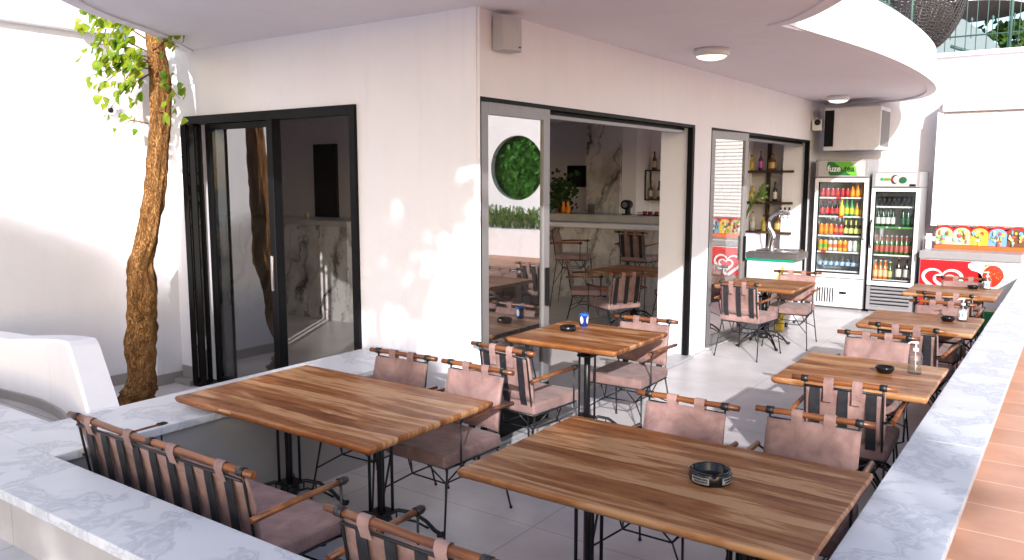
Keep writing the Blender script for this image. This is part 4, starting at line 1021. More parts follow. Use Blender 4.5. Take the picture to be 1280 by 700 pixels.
row(bottle_proto((.08, .35, .12), (.65, .6, .05), (.05, .35, .08), 'lim', .205, .030), [(x, yb, shA[1] + .001) for x in X8[5:7]], 'green soda bottle on second shelf of taller cooler', G1 + ', green bottles', 'bottle')
row(bottle_proto((.5, .3, .05), (.75, .55, .03), (.6, .1, .02), 'yel', .165, .028), [(x, yb, shA[1] + .001) for x in X8[7:9]], 'small yellow bottle on second shelf of taller cooler', G1 + ', small yellow bottles', 'bottle')
row(can_proto((.75, .22, .02), (.8, .32, .03), 'orc', .15, .029), [(x, yb, shA[2] + .001) for x in X8[:3]], 'tall orange can on third shelf of taller cooler', G1 + ', tall orange cans', 'can')
row(can_proto((.55, .02, .08), (.75, .25, .03), 'rdc', .14, .029), [(x, yb, shA[2] + .001) for x in X8[3:5]], 'red and orange can on third shelf of taller cooler', G1 + ', red orange cans', 'can')
row(bottle_proto((.035, .03, .012), (.62, .65, .2), (.55, .6, .12), 'tea', .19, .029, True), [(x, yb, shA[2] + .001) for x in X8[5:9]], 'dark iced tea bottle on third shelf of taller cooler', G1 + ', iced teas', 'bottle')
row(can_proto((.78, .3, .02), (.15, .4, .04), 'org', .15, .029), [(x, yb, shA[3] + .001) for x in X8[:2]], 'orange can with green band on fourth shelf', G1 + ', orange and green cans', 'can')
row(can_proto((.7, .62, .55), (.75, .2, .05), 'whc', .15, .029), [(x, yb, shA[3] + .001) for x in X8[2:4]], 'pale can with red band on fourth shelf', G1 + ', pale cans', 'can')
row(can_proto((.78, .42, .03), (.7, .12, .02), 'yec', .15, .029), [(x, yb, shA[3] + .001) for x in X8[4:6]], 'yellow can with red band on fourth shelf', G1 + ', yellow cans', 'can')
row(can_proto((.6, .61, .62), (.66, .67, .67), 'sil', .15, .029), [(x, yb, shA[3] + .001) for x in X8[6:8]], 'silver can on fourth shelf of taller cooler', G1 + ', silver cans', 'can')
row(can_proto((.2, .5, .05), (.3, .6, .08), 'grc', .15, .029), [(X8[8], yb, shA[3] + .001)], 'bright green can at the right of the fourth shelf', None, 'can')
wb = lathe_obj('water_bottle', [(0, 0, 0), (.031, 0, 0), (.031, .06, 1), (.031, .10, 0), (.028, .13, 0), (.012, .155, 0), (.012, .175, 2), (0, .176, 2)], [M['cup_glass'], col('wlab', (.35, .5, .7)), col('wcap', (.6, .7, .8))])
row(wb, [(x, yb + dy, shA[4] + .001) for dy in (0, .075) for x in xs(8)], 'water bottle at bottom of taller cooler', G1 + ', water bottles', 'bottle')
b = MB()
for x, z in ((A0 + .30, shA[0]), (A0 + .34, shA[1]), (A0 + .12, shA[3])): b.box(x, x + .07, Y0 + .057, Y0 + .061, z - .024, z + .002)
o = b.build('price_tag', col('tagred', (.6, .03, .03)), cA); o.location = -Vector(cA.location)

B0, B1 = -2.49, -1.855
shB = [1.545, 1.255, .855, .495]
cB, hB, dB = cooler('drinks_cooler', B0, B1, Y0 + .02, 13.08, 2.03, .47, 1.755, shB, 'shorter glass door beer cooler with a bottle pictured on its header', .22, 'h')
b = MB(); b.tube([(B0 + .03, Y0 + .015, .95), (B0 + .025, Y0 - .03, 1.0), (B0 + .02, Y0 - .035, 1.15), (B0 + .025, Y0 - .03, 1.30), (B0 + .03, Y0 + .015, 1.35)], .011, 8); b.build('handle', 'black_plastic', dB)
# lying bottle emblem on header
zc = 1.925; xc = -2.20; yq = Y0 - .003
def ell(b, cx, cz, rx, rz, y, n_=20): b.prism([(cx + rx * math.cos(2 * math.pi * k / n_), cz + rz * math.sin(2 * math.pi * k / n_)) for k in range(n_)], y - .002, y, 'y')
for nm, cc, args in [('emblem_bottle_neck', (.12, .28, .02), (xc - .09, zc + .0, .055, .018)), ('emblem_cap', (.03, .3, .08), (xc - .155, zc + .005, .018, .022)), ('emblem_bottle_base', (.01, .10, .04), (xc + .12, zc - .01, .05, .045)), ('emblem_ring', (.03, .05, .04), (xc + .015, zc, .048, .062)), ('emblem_label', (.55, .56, .55), (xc + .03, zc, .034, .046)), ('emblem_accent', (.35, .02, .02), (xc - .018, zc, .012, .028))]:
    b = MB(); yq -= .0022; ell(b, *args, yq); b.build(nm, col(nm, cc), hB)
b = MB(); b.box(B1 - .14, B1 - .06, Y0 - .006, Y0 - .002, 1.83, 1.86); b.build('display', 'black_plastic', hB)
yb = Y0 + .13
XB = xs(8, B0 + .09, B1 - .09)
G2 = 'contents of the beer cooler'
gl = lathe_obj('beer_glass', [(0, .004, 0), (.024, .004, 0), (.026, 0, 0), (.033, .12, 0), (.032, .12, 0), (.022, .012, 0), (0, .012, 0)], [M['cup_glass']])
row(gl, [(x, yb + dy, shB[0] + .001) for dy in (0, .09) for x in XB[:7]], 'beer glass on top shelf of beer cooler', G2 + ', glasses', 'glass')
row(bottle_proto((.02, .055, .03), (.62, .60, .58), (.6, .6, .6), 'bwl', .235, .030, False), [(x, yb, shB[1] + .001) for x in XB[:4]], 'beer bottle with white label on second shelf', G2 + ', white label beers', 'bottle')
row(bottle_proto((.012, .05, .025), (.02, .09, .04), (.5, .5, .5), 'bdk', .235, .030), [(x, yb, shB[1] + .001) for x in XB[5:8]], 'dark green beer bottle on second shelf', G2 + ', dark green beers', 'bottle')
row(bottle_proto((.03, .13, .015), (.42, .10, .09), (.45, .45, .42), 'bgr', .235, .029, True), [(x, yb, shB[2] + .001) for x in XB], 'green beer bottle on third shelf of beer cooler', G2 + ', green beers', 'bottle')
row(bottle_proto((.75, .2, .03), (.7, .5, .3), (.6, .6, .6), 'bor', .235, .031), [(x, yb, shB[3] + .001) for x in XB[:3]], 'orange bottle on bottom shelf of beer cooler', G2 + ', orange bottles', 'bottle')
row(bottle_proto((.08, .12, .03), (.5, .45, .2), (.6, .6, .4), 'bol', .22, .031), [(XB[3], yb, shB[3] + .001)], 'olive green bottle beside the orange bottles in the beer cooler', None, 'bottle')
row(bottle_proto((.05, .02, .01), (.65, .62, .58), (.4, .1, .1), 'bwi', .28, .036), [(x, yb + .01, shB[3] + .001) for x in (XB[5] - .02, XB[6] + .02)], 'broad dark bottle at bottom of beer cooler', G2 + ', broad bottles', 'bottle')
b = MB()
for k, cc in enumerate(((0, 1), (1, 2), (2, 3))): b.box(B0 + .07 + k * .165, B0 + .21 + k * .165, Y0 + .076, Y0 + .080, shB[1] - .026, shB[1] + .001)
o = b.build('price_strip', col('strip_green', (.08, .3, .06)), cB); o.location = -Vector(cB.location)

# ================================================================== FREEZER WITH ICE CREAM SIGN
fz = empty('ice_cream_freezer', (-1.2, 12.3, 0), 0, 'red chest freezer with a white heart swirl and a strawberry splash', 'freezer')
def pf(b, nm, mat, par=None):
    o = b.build(nm, mat)
    if par is None: o.parent = fz; o.location = -Vector(fz.location)
    else: o.parent = par
    return o
F0, F1 = -1.79, -.60
b = MB(); b.box(F0, F1, 12.31, 12.85, .05, .845, .012, 2); pf(b, 'cabinet', 'white_metal')
b = MB(); b.box(F0 - .01, F1 + .01, 12.285, 12.87, .846, .955, .014, 2); pf(b, 'lid', 'cab_grey')
b = MB(); b.box(F0 + .01, -1.03, 12.302, 12.3095, .06, .835); rp = pf(b, 'red_panel', col('ice_red', (.62, .006, .012), .35))
b = MB(); ol = [(-1.16, .825), (-1.10, .835), (-.61, .835), (-.61, .06), (-1.0, .06), (-1.04, .35), (-1.06, .5), (-1.01, .60), (-1.04, .67), (-1.08, .70), (-1.16, .72), (-1.20, .76), (-1.20, .80)]
b.prism(ol, 12.298, 12.3015, 'y'); mp_ = pf(b, 'milk_splash', 'white_plastic')
b = MB(); r = bmesh.ops.create_icosphere(b.b, subdivisions=3, radius=1)
for v in r['verts']:
    x, y, z = v.co; wv = 1 - .28 * max(0, -z) - .1 * abs(x) * max(0, -z); v.co = Vector((-.905 + x * .125 * wv, 12.297 + y * .006, .655 + z * .145))
sb_ = pf(b, 'strawberry', col('berry', (.6, .03, .012), .35))
b = MB()
for k in range(26):
    an = random.uniform(0, 6.28); q = random.uniform(.2, .85); b.box(-.905 + math.cos(an) * q * .11 - .003, -.905 + math.cos(an) * q * .11 + .003, 12.288, 12.2915, .655 + math.sin(an) * q * .12 - .005, .655 + math.sin(an) * q * .12 + .005)
b.build('seeds', col('seed', (.75, .4, .08)), sb_)
b = MB()
for k in range(7):
    an = R(40 + k * 22); c0 = (-.965, .775); b.prism([(c0[0] + math.cos(an + .25) * .02, c0[1] + math.sin(an + .25) * .02), (c0[0] + math.cos(an) * .075, c0[1] + math.sin(an) * .055), (c0[0] + math.cos(an - .25) * .02, c0[1] + math.sin(an - .25) * .02)], 12.289 - k * .0003, 12.292 - k * .0003, 'y')
b.build('strawberry_leaves', col('berryleaf', (.25, .35, .02)), sb_)
# heart swirl emblem (two nested ribbons)
def heart(b, cx, cz, s, wd, y, a0=0.0, a1=6.28, n_=60):
    pts = []
    for k in range(n_ + 1):
        t_ = a0 + (a1 - a0) * k / n_
        pts.append((cx + s * 16 * math.sin(t_) ** 3 / 16, cz + s * .82 * (13 * math.cos(t_) - 5 * math.cos(2 * t_) - 2 * math.cos(3 * t_) - math.cos(4 * t_)) / 16))
    L = []
    for i, q in enumerate(pts):
        a = Vector(pts[max(i - 1, 0)]); c = Vector(pts[min(i + 1, n_)]); tt = (c - a); tt = tt.normalized() if tt.length > 1e-6 else Vector((1, 0)); nn = Vector((-tt.y, tt.x)) * wd * (.35 + .65 * math.sin(math.pi * i / n_))
        L.append((Vector(q) - nn, Vector(q) + nn))
    for (p0, p1), (q0, q1) in zip(L, L[1:]): b.quad((p0.x, y, p0.y), (q0.x, y, q0.y), (q1.x, y, q1.y), (p1.x, y, p1.y))
b = MB(); heart(b, -1.50, .56, .235, .026, 12.2985, .15, 6.0); heart(b, -1.47, .555, .125, .022, 12.2975, .35, 6.2)
b.build('heart_emblem', 'white_plastic', rp)
# sign board of ice creams standing on the freezer
sg = empty('ice_cream_sign', (-1.15, 12.78, .957), 0, 'red scalloped board of coloured ice cream pictures on the freezer lid', 'sign')
b = MB(); ol = [(-.53, 0), (.56, 0), (.56, .27)]
for k in range(5):
    cx = .46 - k * .2175
    for j in range(9): an = R(20 + 140 * j / 8); ol.append((cx + .115 * math.cos(an), .255 + .075 * math.sin(an)))
ol.append((-.53, .27))
b.prism(ol, 0, .02, 'y'); o = b.build('backboard', col('ice_red2', (.55, .01, .012), .4), sg)
b = MB(); b.box(-.53, .56, -.006, -.001, .0, .055); b.build('base_strip', col('strip_or', (.75, .12, .02)), sg)
cols = [(.34, .52, .36), (.52, .50, .34), (.62, .42, .03), (.14, .34, .58), (.14, .055, .02)]
random.seed(21)
for k in range(5):
    cx = -.42 + k * .2175; b = MB(); ol = [(cx - .095, .062), (cx + .095, .062)]
    for j in range(11): an = R(180 * j / 10); ol.append((cx + .095 * math.cos(an), .215 + .085 * math.sin(an)))
    b.prism([(cx + (x_ - cx) * 1.12, z_) for x_, z_ in ol], -.005 - .0006 * k, -.0005, 'y'); pn = b.build('picture_panel', col('panel%d' % k, cols[k], .4), sg)
    pal = [(.7, .1, .08), (.75, .6, .3), (.15, .35, .6), (.7, .7, .68), (.2, .1, .05), (.3, .55, .1), (.8, .5, .1)]
    for j in range(17):
        px_ = cx + random.uniform(-.08, .08); pz_ = random.uniform(.08, .265); b = MB()
        ell(b, px_, pz_, random.uniform(.010, .026), random.uniform(.014, .036), -.006 - j * .0022, 10); b.build('ice_cream_picture', col('pal%d' % (j % 7), pal[j % 7], .4), pn)
# white holder left of the board
b = MB(); b.box(-1.775, -1.705, 12.60, 12.68, .957, 1.17, .006); tag(b.build('paper_holder', 'white_metal'), 'small white box standing at the left end of the freezer lid', 'box')
# green crate sign below the far table
cr = empty('beer_crate', (-.83, 11.5, 0), 0, 'green crate with a white disc and red letter A beyond the farthest parapet table', 'crate')
b = MB(); b.box(-.24, .15, -.14, .14, .0, .30, .008); b.box(-.21, .12, -.11, .11, .295, .31); b.build('crate', col('crate_green', (.01, .22, .06)), cr)
b = MB(); ell(b, .055, .15, .075, .075, -.1405, 28); dsk = b.build('disc', 'white_plastic', cr)
text('A', .13, col('a_red', (.5, .02, .02)), 'lettering', (.055, -.1445, .15), (R(90), 0, 0), dsk, bold=.004)

# ================================================================== BEER DISPENSER
bd = empty('beer_dispenser', (-3.28, 10.75, 0), 0, 'white beer dispenser cart with green rim, drip tray and chrome swan neck tap', 'dispenser')
b = MB(); b.box(-.33, .27, -.22, .25, .07, .86, .02, 2); b.build('cabinet', 'white_metal', bd)
b = MB(); b.box(-.345, .285, -.235, .262, .861, .893, .006); b.build('green_rim', col('rimgreen', (.0, .32, .2)), bd)
b = MB(); b.box(-.352, -.332, -.20, .24, .10, .86, .004); b.build('side_panel', 'black_plastic', bd)
b = MB(); b.box(-.335, .34, -.25, .25, .894, .975, .008); b.box(-.31, .315, -.22, .22, .975, .985); b.build('drip_tray', 'steel', bd)
b = MB()
for k in range(9): b.tube([(-.2 + k * .055, -.18, .992), (-.2 + k * .055, .18, .992)], .004, 6)
b.tube([(-.22, -.18, .996), (.28, -.18, .996), (.28, .18, .996), (-.22, .18, .996), (-.22, -.18, .996)], .006, 6); b.build('grate', 'chrome', bd)
b = MB(); sw = smooth_poly([(0, 0), (0, .08), (.02, .2), (-.05, .33), (-.02, .45), (.09, .50), (.22, .485)], 5)
b.tube([(-.10 + x, .08, .985 + z) for x, z in sw], [.034 - .012 * i / len(sw) for i in range(len(sw))], 14)
b.tube([(-.10, .08, .985), (-.10, .08, 1.0)], .06, 16)
tp = b.build('swan_neck', 'chrome', bd)
for dx in (.10, .155, .21):
    b = MB(); X_ = -.10 + dx; b.tube([(X_, .08, 1.47), (X_ + .01, .02, 1.47), (X_ + .01, .0, 1.42)], .010, 8); b.tube([(X_, .08, 1.47), (X_ + .01, .06, 1.53)], .006, 7); t_ = b.build('tap', 'chrome', bd)
    b = MB(); b.tube([(X_ + .01, .06, 1.525), (X_ + .012, .055, 1.56)], [.013, .017], 10); b.build('tap_knob', 'black_plastic', t_)
b = MB(); b.prism([(.03, .52), (.12, .52), (.12, .54), (.07, .545), (.17, .80), (.14, .80), (.03, .55)], -.226, -.221, 'y'); b.build('yellow_mark', col('yelmark', (.8, .6, .02)), bd)
b = MB()
for sx in (-.27, .21):
    for sy in (-.16, .19): b.tube([(sx - .012, sy, .035), (sx + .012, sy, .035)], .034, 14)
b.build('castor', 'black_plastic', bd)
b = MB(); b.box(-.10, .01, -.14, -.04, .0, .36, .02); tag(b.build('canister', col('yelcan', (.75, .5, .02)), loc=(-3.02, 10.35, 0)), 'yellow container on the floor beside the beer dispenser', 'container')

# ================================================================== WALL AND CEILING FITTINGS
def lamp(x, y, r, label):
    l = empty('ceiling_lamp', (x, y, CZ), 0, label, 'lamp', 'round lamps under the canopy')
    b = MB(); b.lathe([(0, 0), (r, 0), (r, -.05), (r * .9, -.065), (r * .86, -.06), (0, -.06)], (0, 0, -.001), 36); b.build('housing', 'white_plastic', l)
    b = MB(); b.lathe([(r * .87, -.062), (r * .7, -.082), (r * .35, -.095), (0, -.098)], (0, 0, 0), 32)
    b.build('diffuser', 'lamp_on', l)
M['lamp_on'] = plain('lit_diffuser', (1.0, .86, .68), .4, emit=.9)
lamp(-2.79, 7.02, .155, 'round ceiling lamp nearer the camera under the canopy')
lamp(-2.90, 12.0, .15, 'round ceiling lamp at the far end above the soffit box')
# wall speaker / lamp near corner
sp = empty('wall_speaker', (FX, 4.66, 2.93), 0, 'pale grey wall speaker high on the corner of the cafe', 'speaker')
b = MB(); b.prism([(.02, -.10), (.10, -.10), (.145, -.04), (.15, .03), (.12, .10), (.02, .10)], -.115, .115)
M['grille_grey'] = plain('speaker_grey', (.46, .45, .48), .5)
b.build('cabinet', 'grille_grey', sp)
b = MB(); b.box(.0, .03, -.03, .03, -.10, .10); b.box(.0, .05, -.06, -.04, .09, .115); b.build('bracket', 'dark_alu', sp)
b = MB(); b.box(.1505, .153, .02, .045, -.095, -.088); b.build('badge', 'black_plastic', sp)
# dome camera on the left wall
dc = empty('security_camera', (-7.35, 4.02, 2.56), 0, 'small white dome camera on the sunlit left wall', 'camera')
b = MB(); b.tube([(0, 0, 0), (.035, -.01, 0), (.10, -.05, -.005)], [.045, .045, .040], 20); b.build('housing', 'white_plastic', dc)
b = MB(); b.tube([(.0995, -.0495, -.005), (.112, -.0565, -.006)], [.026, .018], 16); b.build('lens', 'black_plastic', dc)
b = MB(); b.tube([(.006, .03, 0), (.006, .14, .02), (.006, .28, -.03), (.006, .33, -.06)], .004, 5); b.build('cable', 'white_plastic', dc)
# bullet camera on the right facade
cc = empty('security_camera', (FX, 12.62, 2.78), 0, 'white camera on a bracket beside the soffit box', 'camera')
b = MB(); b.tube([(0, 0, .04), (.07, -.02, .04), (.10, -.04, .0)], .018, 8); b.box(.0, .012, -.04, .04, 0, .09); b.build('bracket', 'white_plastic', cc)
b = MB(); b.box(.03, .17, -.14, -.02, -.14, .02, .015, 2); b.build('housing', 'white_plastic', cc)
b = MB(); b.lathe([(0, 0), (.045, 0), (.045, .012), (.03, .014), (0, .01)], (0, 0, 0), 20)
o = b.build('lens', 'black_plastic', cc, (.11, -.141, -.02)); o.rotation_euler = (R(90), 0, 0)
# soffit box with grilles
sf = empty('air_conditioner', (-2.7, 12.45, 2.3), 0, 'boxed grey air conditioner hanging under the balcony above the coolers', 'air conditioner')
def ps(b, nm, mat, par=None):
    o = b.build(nm, mat, par or sf)
    if par is None: o.location = -Vector(sf.location)
    return o
b = MB(); b.box(-3.19, -2.42, 12.45, 13.1, 2.34, 2.96, .008); sbx = ps(b, 'housing', 'soffit')

b = MB(); b.box(-3.18, -3.05, 12.44, 12.449, 2.40, 2.92); ps(b, 'intake', 'dark_alu')
b = MB()
for k in range(16): b.box(-2.419, -2.411, 12.50 + k * .036, 12.515 + k * .036, 2.40, 2.90)
ps(b, 'side_grille', 'grey_alu')

# ================================================================== CAFE INTERIOR
br = empty('bar_counter', (-8, 11, 0), 0, 'long bar counter of dark veined marble inside the cafe', 'counter')
b = MB(); b.box(-10.9, -8.0, 7.5, 8.2, 0, 1.30); b.box(-8.7, -8.0, 8.2, 11.25, 0, 1.30); b.box(-8.7, -4.75, 11.25, 11.9, 0, 1.16); part(b, 'marble_front', 'calacatta', br)
b = MB(); b.box(-10.95, -7.95, 7.46, 8.21, 1.301, 1.37, .006); b.box(-8.7, -7.95, 8.211, 11.2, 1.301, 1.37, .006); b.box(-8.7, -4.70, 11.35, 11.9, 1.24, 1.36, .006); part(b, 'counter_top', 'counter_top', br)
b = MB(); b.box(-8.69, -4.70, 11.08, 11.5, 1.161, 1.235, .006); part(b, 'lower_ledge', 'plaster', br)
def small(b, nm, mat, loc, label, cat, grp=None): return tag(b.build(nm, mat, loc=loc), label, cat, grp)
# small things on the counter
pp = empty('potted_plant', (-7.18, 11.62, 1.362), 0, 'dark leafy plant in a terracotta pot at the left of the bar', 'plant')
b = MB(); b.lathe([(0, 0), (.06, 0), (.085, .13), (.09, .13), (.09, .15), (.08, .15), (.075, .12), (0, .12)], (0, 0, 0), 20); b.build('pot', 'terracotta_pot', pp)
b = MB(); random.seed(4)
for k in range(260):
    v = Vector((random.gauss(0, .13), random.gauss(0, .10), .30 + random.gauss(0, .16))); leafquad(b, v, random.uniform(.05, .09), Vector((random.uniform(-1, 1), -1, random.uniform(0, 1))), random.uniform(0, 6))
b.build('foliage', 'leaf_dark', pp)
for k, x in enumerate((-7.04, -6.95)):
    b = MB(); b.lathe([(0, 0), (.035, 0), (.04, .09), (.02, .13), (.028, .16), (.015, .2), (0, .205)], (0, 0, 0), 14); small(b, 'bottle', col('orangepack', (.8, .25, .02)), (x, 11.45, 1.362), ('left', 'right')[k] + ' one of two orange bottles beside the bar plant', 'bottle', 'orange bottles on the bar')
b = MB(); b.lathe([(0, 0), (.06, 0), (.06, .15), (.065, .155), (.02, .17), (0, .18)], (0, 0, 0), 18); small(b, 'jar', 'steel', (-6.60, 11.6, 1.362), 'steel jar with lid on the bar counter', 'jar')
for k, x in enumerate((-6.38, -6.24, -6.14)):
    b = MB(); b.lathe([(0, 0), (.028, 0), (.03, .10), (.012, .15), (.012, .21), (0, .215)], (0, 0, 0), 14); small(b, 'bottle', 'cup_glass', (x, 11.55, 1.362), ('left', 'middle', 'right')[k] + ' one of three clear glass bottles on the bar', 'bottle', 'clear bottles on the bar')
cm = empty('coffee_machine', (-5.95, 11.6, 1.362), 0, 'round headed black capsule coffee machine on the bar', 'coffee machine')
b = MB(); b.tube([(0, -.07, .16), (0, .07, .16)], .075, 20); b.box(-.035, .035, 0, .07, 0, .16, .01); b.box(-.05, .05, -.09, .08, 0, .02, .006); b.build('body', 'black_plastic', cm)
b = MB(); b.tube([(0, -.075, .16), (0, -.07, .16)], .045, 18); b.build('dial', 'steel', cm)
b = MB(); b.box(-.22, .22, -.1, .1, 0, .012, .004); b.tube([(-.22, -.08, .04), (.22, -.08, .04)], .006, 6); small(b, 'serving_tray', 'dark_wood', (-5.50, 11.6, 1.362), 'dark serving tray at the right end of the bar', 'tray')
for k, x in enumerate((-5.62, -5.53, -5.42)):
    b = MB(); b.lathe([(0, 0), (.03, 0), (.038, .05), (.034, .05), (.026, .008), (0, .008)], (0, 0, 0), 14); small(b, 'cup', col('cupred', (.35, .06, .05)), (x, 11.58, 1.375), ('left', 'middle', 'right')[k] + ' one of three small cups on the serving tray', 'cup', 'cups on the serving tray')
b = MB(); b.lathe([(0, 0), (.03, 0), (.035, .05), (.012, .09), (.0, .10)], (0, 0, 0), 12); small(b, 'jar', col('beigejar', (.5, .38, .26)), (-9.0, 7.7, 1.371), 'small beige ornament on the marble counter behind the left doors', 'ornament')
# black hanging shelf with bottles (seen through the big doorway)
sh = empty('wall_shelf', (-5.96, 12.88, 1.56), 0, 'small black framed shelf holding bottles on the back wall', 'shelf')
b = MB()
for z in (0, .50): b.box(-.25, .45, -.12, .12, z, z + .02)
for x in (-.25, .08, .43): b.box(x, x + .02, -.12, -.10, .02, .5); b.box(x, x + .02, .08, .10, .02, .5)
b.build('frame', 'black_metal', sh)
amb = bottle_proto((.12, .05, .02), (.5, .42, .3), (.05, .03, .02), 'amb', .27, .036)
row(amb, [(-6.14, 12.86, 1.581), (-5.98, 12.86, 1.581), (-5.80, 12.86, 1.581), (-6.08, 12.86, 2.082), (-5.92, 12.86, 2.082)], 'amber bottle on small black shelf', 'bottles on the small black shelf', 'bottle')
# back-bar shelves seen through the far doorway
bs = empty('bar_shelves', (-4.1, 12.8, 0), 0, 'dark wooden back bar shelves with spirits seen through the far doorway', 'shelf')
zs_ = (1.12, 1.58, 2.06)
b = MB()
for z in zs_: b.box(-1.05, .48, -.30, .18, z - .035, z)
for x in (-1.05, -.52, -.05, .44): b.box(x, x + .04, .10, .18, 0, 2.6)
b.build('shelf_board', 'dark_wood', bs)
b = MB(); b.box(-.34, -.22, -.32, -.1, 0, 2.75); b.build('upright_panel', 'inner_wall', bs)
kinds = [((.10, .02, .08), (.45, .05, .3), 'mag', .30, .035), ((.16, .08, .02), (.45, .3, .1), 'whi', .26, .06), ((.45, .44, .38), (.6, .6, .58), 'gin', .30, .035), ((.45, .30, .04), (.5, .4, .1), 'gld', .24, .04), ((.02, .03, .02), (.6, .58, .52), 'win', .31, .036), ((.3, .05, .02), (.6, .5, .4), 'red2', .27, .034)]
names = ['magenta', 'squat amber', 'clear gin', 'golden', 'dark wine', 'red']
pro = [bottle_proto(g_, l_, (.05, .03, .03), 'sp' + nm, h_, r_) for g_, l_, nm, h_, r_ in kinds]
shn = ['lowest', 'middle', 'top']
lay = {2: [(-4.30, 3), (-4.16, 0), (-3.98, 1), (-3.80, 2), (-4.55, 5), (-4.75, 2)], 1: [(-4.28, 3), (-4.12, 5), (-3.92, 4), (-3.76, 5), (-4.6, 4), (-4.8, 1)], 0: [(-4.25, 2), (-4.08, 3), (-3.85, 1), (-4.6, 0)]}
for lv, items in lay.items():
    for x, k in items:
        o = pro[k] if not pro[k].get('label') else pro[k].copy()
        if o is not pro[k]: COL.objects.link(o)
        o.location = (x, 12.62, zs_[lv] + .001)
        side = 'left' if x < -4.4 else 'right'
        pos = sorted(xx for xx, _ in items).index(x)
        tag(o, names[k] + ' liquor bottle on the %s back bar shelf, %s' % (shn[lv], ORD[pos]), 'bottle', 'bottles on the back bar shelves')
# white stand with spider plant and planter near the far doorway
b = MB(); b.box(-4.10, -3.66, 11.05, 11.45, 0, 1.16, .006); tag(b.build('service_counter', 'plaster'), 'white plastered service counter just inside the far doorway', 'counter')
vp = empty('potted_plant', (-3.92, 11.15, 1.161), 0, 'green stalked plant in a clay pot on the white service counter', 'plant')
b = MB(); b.lathe([(0, 0), (.045, 0), (.06, .10), (.05, .10), (0, .09)], (0, 0, 0), 16); b.build('pot', col('claypot', (.5, .3, .2)), vp)
b = MB(); random.seed(6)
for k in range(5):
    dx = random.uniform(-.02, .04); pts = [(dx, 0, .09), (dx + .04, 0, .25), (dx + .12 + k * .01, 0, .42 + k * .02), (dx + .2 + k * .02, -.02, .5 + k * .03)]
    b.tube(pts, [.008, .009, .007, .003], 6)
    for j in range(6): leafquad(b, Vector(pts[3]) + Vector((random.gauss(0, .05), random.gauss(0, .03), random.gauss(0, .04))), .05, Vector((0, -1, .5)), random.uniform(0, 6))
b.build('foliage', 'spider', vp)


# ================================================================== BALCONY, BASKET, FAR BACKGROUND
rl = empty('balcony_railing', (-1.7, 9, 3.5), 0, 'green painted railing along the sunlit curved balcony', 'railing')
def prl(b, nm, mat): o = b.build(nm, mat, rl); o.location = -Vector(rl.location); return o
rp_ = smooth_poly([(-2.15, 6.9), (-1.98, 7.5), (-1.86, 8.2), (-1.80, 9.0), (-1.78, 9.8), (-1.79, 10.6), (-1.84, 11.3), (-1.95, 12.0), (-2.15, 12.7)], 3)
b = MB(); b.tube([(x, y, 4.30) for x, y in rp_], .02, 6); b.tube([(x, y, 3.70) for x, y in rp_], .02, 6); prl(b, 'rail', 'green_rail')
for q in rp_[::5]:
    b = MB(); b.tube([(q[0], q[1], 3.5), (q[0], q[1], 4.3)], .013, 6); prl(b, 'baluster', 'green_rail')
# woven basket chair
bk = empty('basket_chair', (-1.96, 11.6, 4.33), 0, 'huge dark woven basket chair bulging over the balcony railing', 'chair')
b = MB(); Rr, Hh = .62, .88
def bp(u, v):  # u angle, v -1..1
    r_ = Rr * max(.02, 1 - abs(v) ** 2.3) ** .62; return Vector((r_ * math.cos(u), r_ * math.sin(u), v * Hh))
for j in range(48):
    v = -.97 + 1.9 * j / 47; pts = [bp(2 * math.pi * k / 44, v) + Vector((0, 0, .012 * (1 if k % 2 else -1))) for k in range(45)]; b.tube(pts, .010, 4, False)
for i in range(56):
    u = 2 * math.pi * i / 56; pts = [bp(u + .35 * v_ / 10, -1 + 2 * v_ / 20) for v_ in range(21)]; b.tube(pts, .012, 4, False)
b.build('wicker_shell', 'wicker', bk)
b = MB(); r = bmesh.ops.create_icosphere(b.b, subdivisions=3, radius=1)
for v in r['verts']: v.co = Vector((v.co.x * .48, v.co.y * .48, v.co.z * .28 - .35))
b.build('cushion', col('cushion', (.35, .33, .33), .9), bk, smooth=True)
# wall top fence
fn = empty('fence', (-1, 13.45, 3.72), 0, 'green wire fence with spear tips on top of the back wall', 'fence')
b = MB()
for z in (.24, 1.15): b.tube([(-2.0, 0, z), (6, 0, z)], .011, 6)
for x in (-1.9, 0, 2, 4): b.tube([(x, 0, 0), (x, 0, 1.3)], .02, 6)
b.build('rail', 'green_rail', fn)
bar = MB()
for k in range(60):
    x = -1.85 + k * .13; bar.tube([(x, -.002, .02), (x, -.002, 1.2)], .0065, 5)
    if k % 2 == 0: bar.tube([(x + .065, 0, .20), (x + .065, 0, .42), (x + .065, 0, .47), (x + .065, 0, .50)], [.006, .006, .02, .002], 5)
bar.build('bars', 'green_rail', fn)
b = MB(); b.tube([(-1.80, .3, .19), (-1.3, .6, .02)], .025, 8); tag(b.build('handrail', 'green_rail', loc=(0, 13.7, 3.72)), 'thick green handrail sloping down behind the wall top', 'handrail')
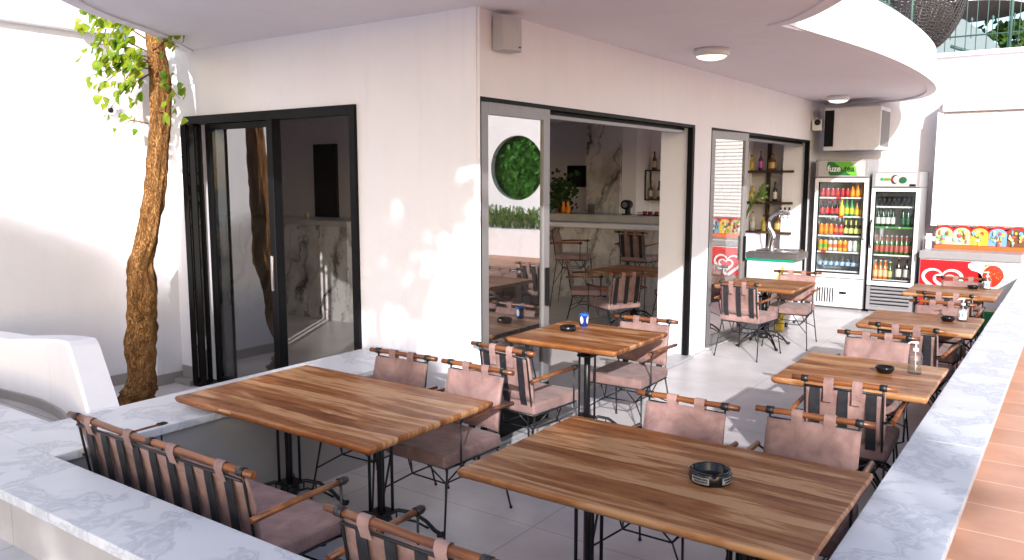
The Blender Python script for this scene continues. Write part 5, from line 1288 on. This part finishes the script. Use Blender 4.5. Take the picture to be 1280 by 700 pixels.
# upper terrace behind the wall
struct(MB().box(-12, 14, 13.65, 34, 3.0, 3.45).build('upper_terrace_ground', 'pave'))
st_ = empty('stair_wall', (-2.3, 19, 3.45), 0, 'pale stepped stair wall behind the green fence', 'wall')
b = MB(); b.prism([(-1.2, 0), (.70, 0), (.70, 1.10), (.38, 1.42), (.05, 1.68), (-.35, 1.70), (-.62, 1.35), (-1.2, 1.25)], 0, .3, 'y'); b.build('wall', col('paleblue', (.20, .25, .26), .8), st_)
um = empty('round_canopy', (-2.8, 22.2, 3.45), 0, 'round canopy with brown underside above the stair wall', 'canopy')
b = MB(); b.lathe([(0, 2.36), (1.5, 2.36), (1.5, 2.50), (1.45, 2.54), (0, 2.56)], (0, 0, 0), 48, False); o = b.build('roof', ['brown_soffit', 'plaster'], um)
for p_ in o.data.polygons: p_.material_index = 0 if p_.normal.z < -.5 else 1
b = MB(); b.tube([(0, 0, 0), (0, 0, 2.36)], .14, 16); b.build('post', 'plaster', um)
def bush(name, c, r, n_, mat, label, seed, trunk=None, sz=(.12, .2)):
    random.seed(seed); t = empty(name, (c[0], c[1], trunk if trunk is not None else c[2] - r[2]), 0, label, 'tree' if trunk is not None else 'shrub')
    b = MB()
    for k in range(26):
        v = Vector((random.gauss(0, 1), random.gauss(0, 1), random.gauss(0, 1))).normalized() * random.uniform(.35, 1); cc = Vector(c) + Vector((v.x * r[0], v.y * r[1], v.z * r[2]))
        for j in range(n_ // 26):
            q = cc + Vector((random.gauss(0, r[0] * .22), random.gauss(0, r[1] * .22), random.gauss(0, r[2] * .18)))
            leafquad(b, q, random.uniform(*sz), Vector((random.uniform(-1, 1), random.uniform(-1, 1), random.uniform(0, 1))), random.uniform(0, 6.28))
    ploc(b, 'crown', mat, t)
    if trunk is not None:
        b = MB(); b.tube([(c[0], c[1], trunk), (c[0] + .05, c[1], (trunk + c[2]) / 2), (c[0], c[1], c[2])], [.14, .1, .05], 8); ploc(b, 'trunk', 'bark', t)
    return t
bush('tree', (-1.0, 23.5, 5.0), (1.25, 1.1, .75), 2600, 'leaf', 'green tree behind the fence at the top right corner', 31, 3.45)
# planting seen in the glass door reflection
bush('hedge', (2.42, 13.62, 2.1), (.85, .14, .85), 5200, 'bright_leaf', 'green bush filling the round opening of the back wall', 41, None, (.10, .16))
pl_ = empty('planter', (2.4, 12.6, .48), 0, 'long white planter of arching green plants in front of the round opening', 'planter')
b = MB(); b.box(-1.5, 1.5, -.3, .3, 0, .50, .01); b.box(-1.42, 1.42, -.22, .22, .5, .51); b.build('box', 'plaster', pl_)
b = MB(); random.seed(8)
for k in range(60):
    cx = random.uniform(-1.4, 1.4); cy = random.uniform(-.15, .15); hh = random.uniform(.6, 1.3)
    for j in range(16):
        an = random.uniform(0, 6.28); l_ = random.uniform(.18, .34) * hh; p0 = Vector((cx, cy, .5)); p1 = p0 + Vector((math.cos(an) * l_ * .5, math.sin(an) * l_ * .5, l_ * 1.1)); p2 = p0 + Vector((math.cos(an) * l_, math.sin(an) * l_, l_ * .75)); s_ = Vector((-math.sin(an), math.cos(an), 0)) * .012
        b.quad(p0 - s_, p0 + s_, p1 + s_, p1 - s_); b.quad(p1 - s_, p1 + s_, p2 + s_ * .2, p2 - s_ * .2)
b.build('foliage', 'spider', pl_)
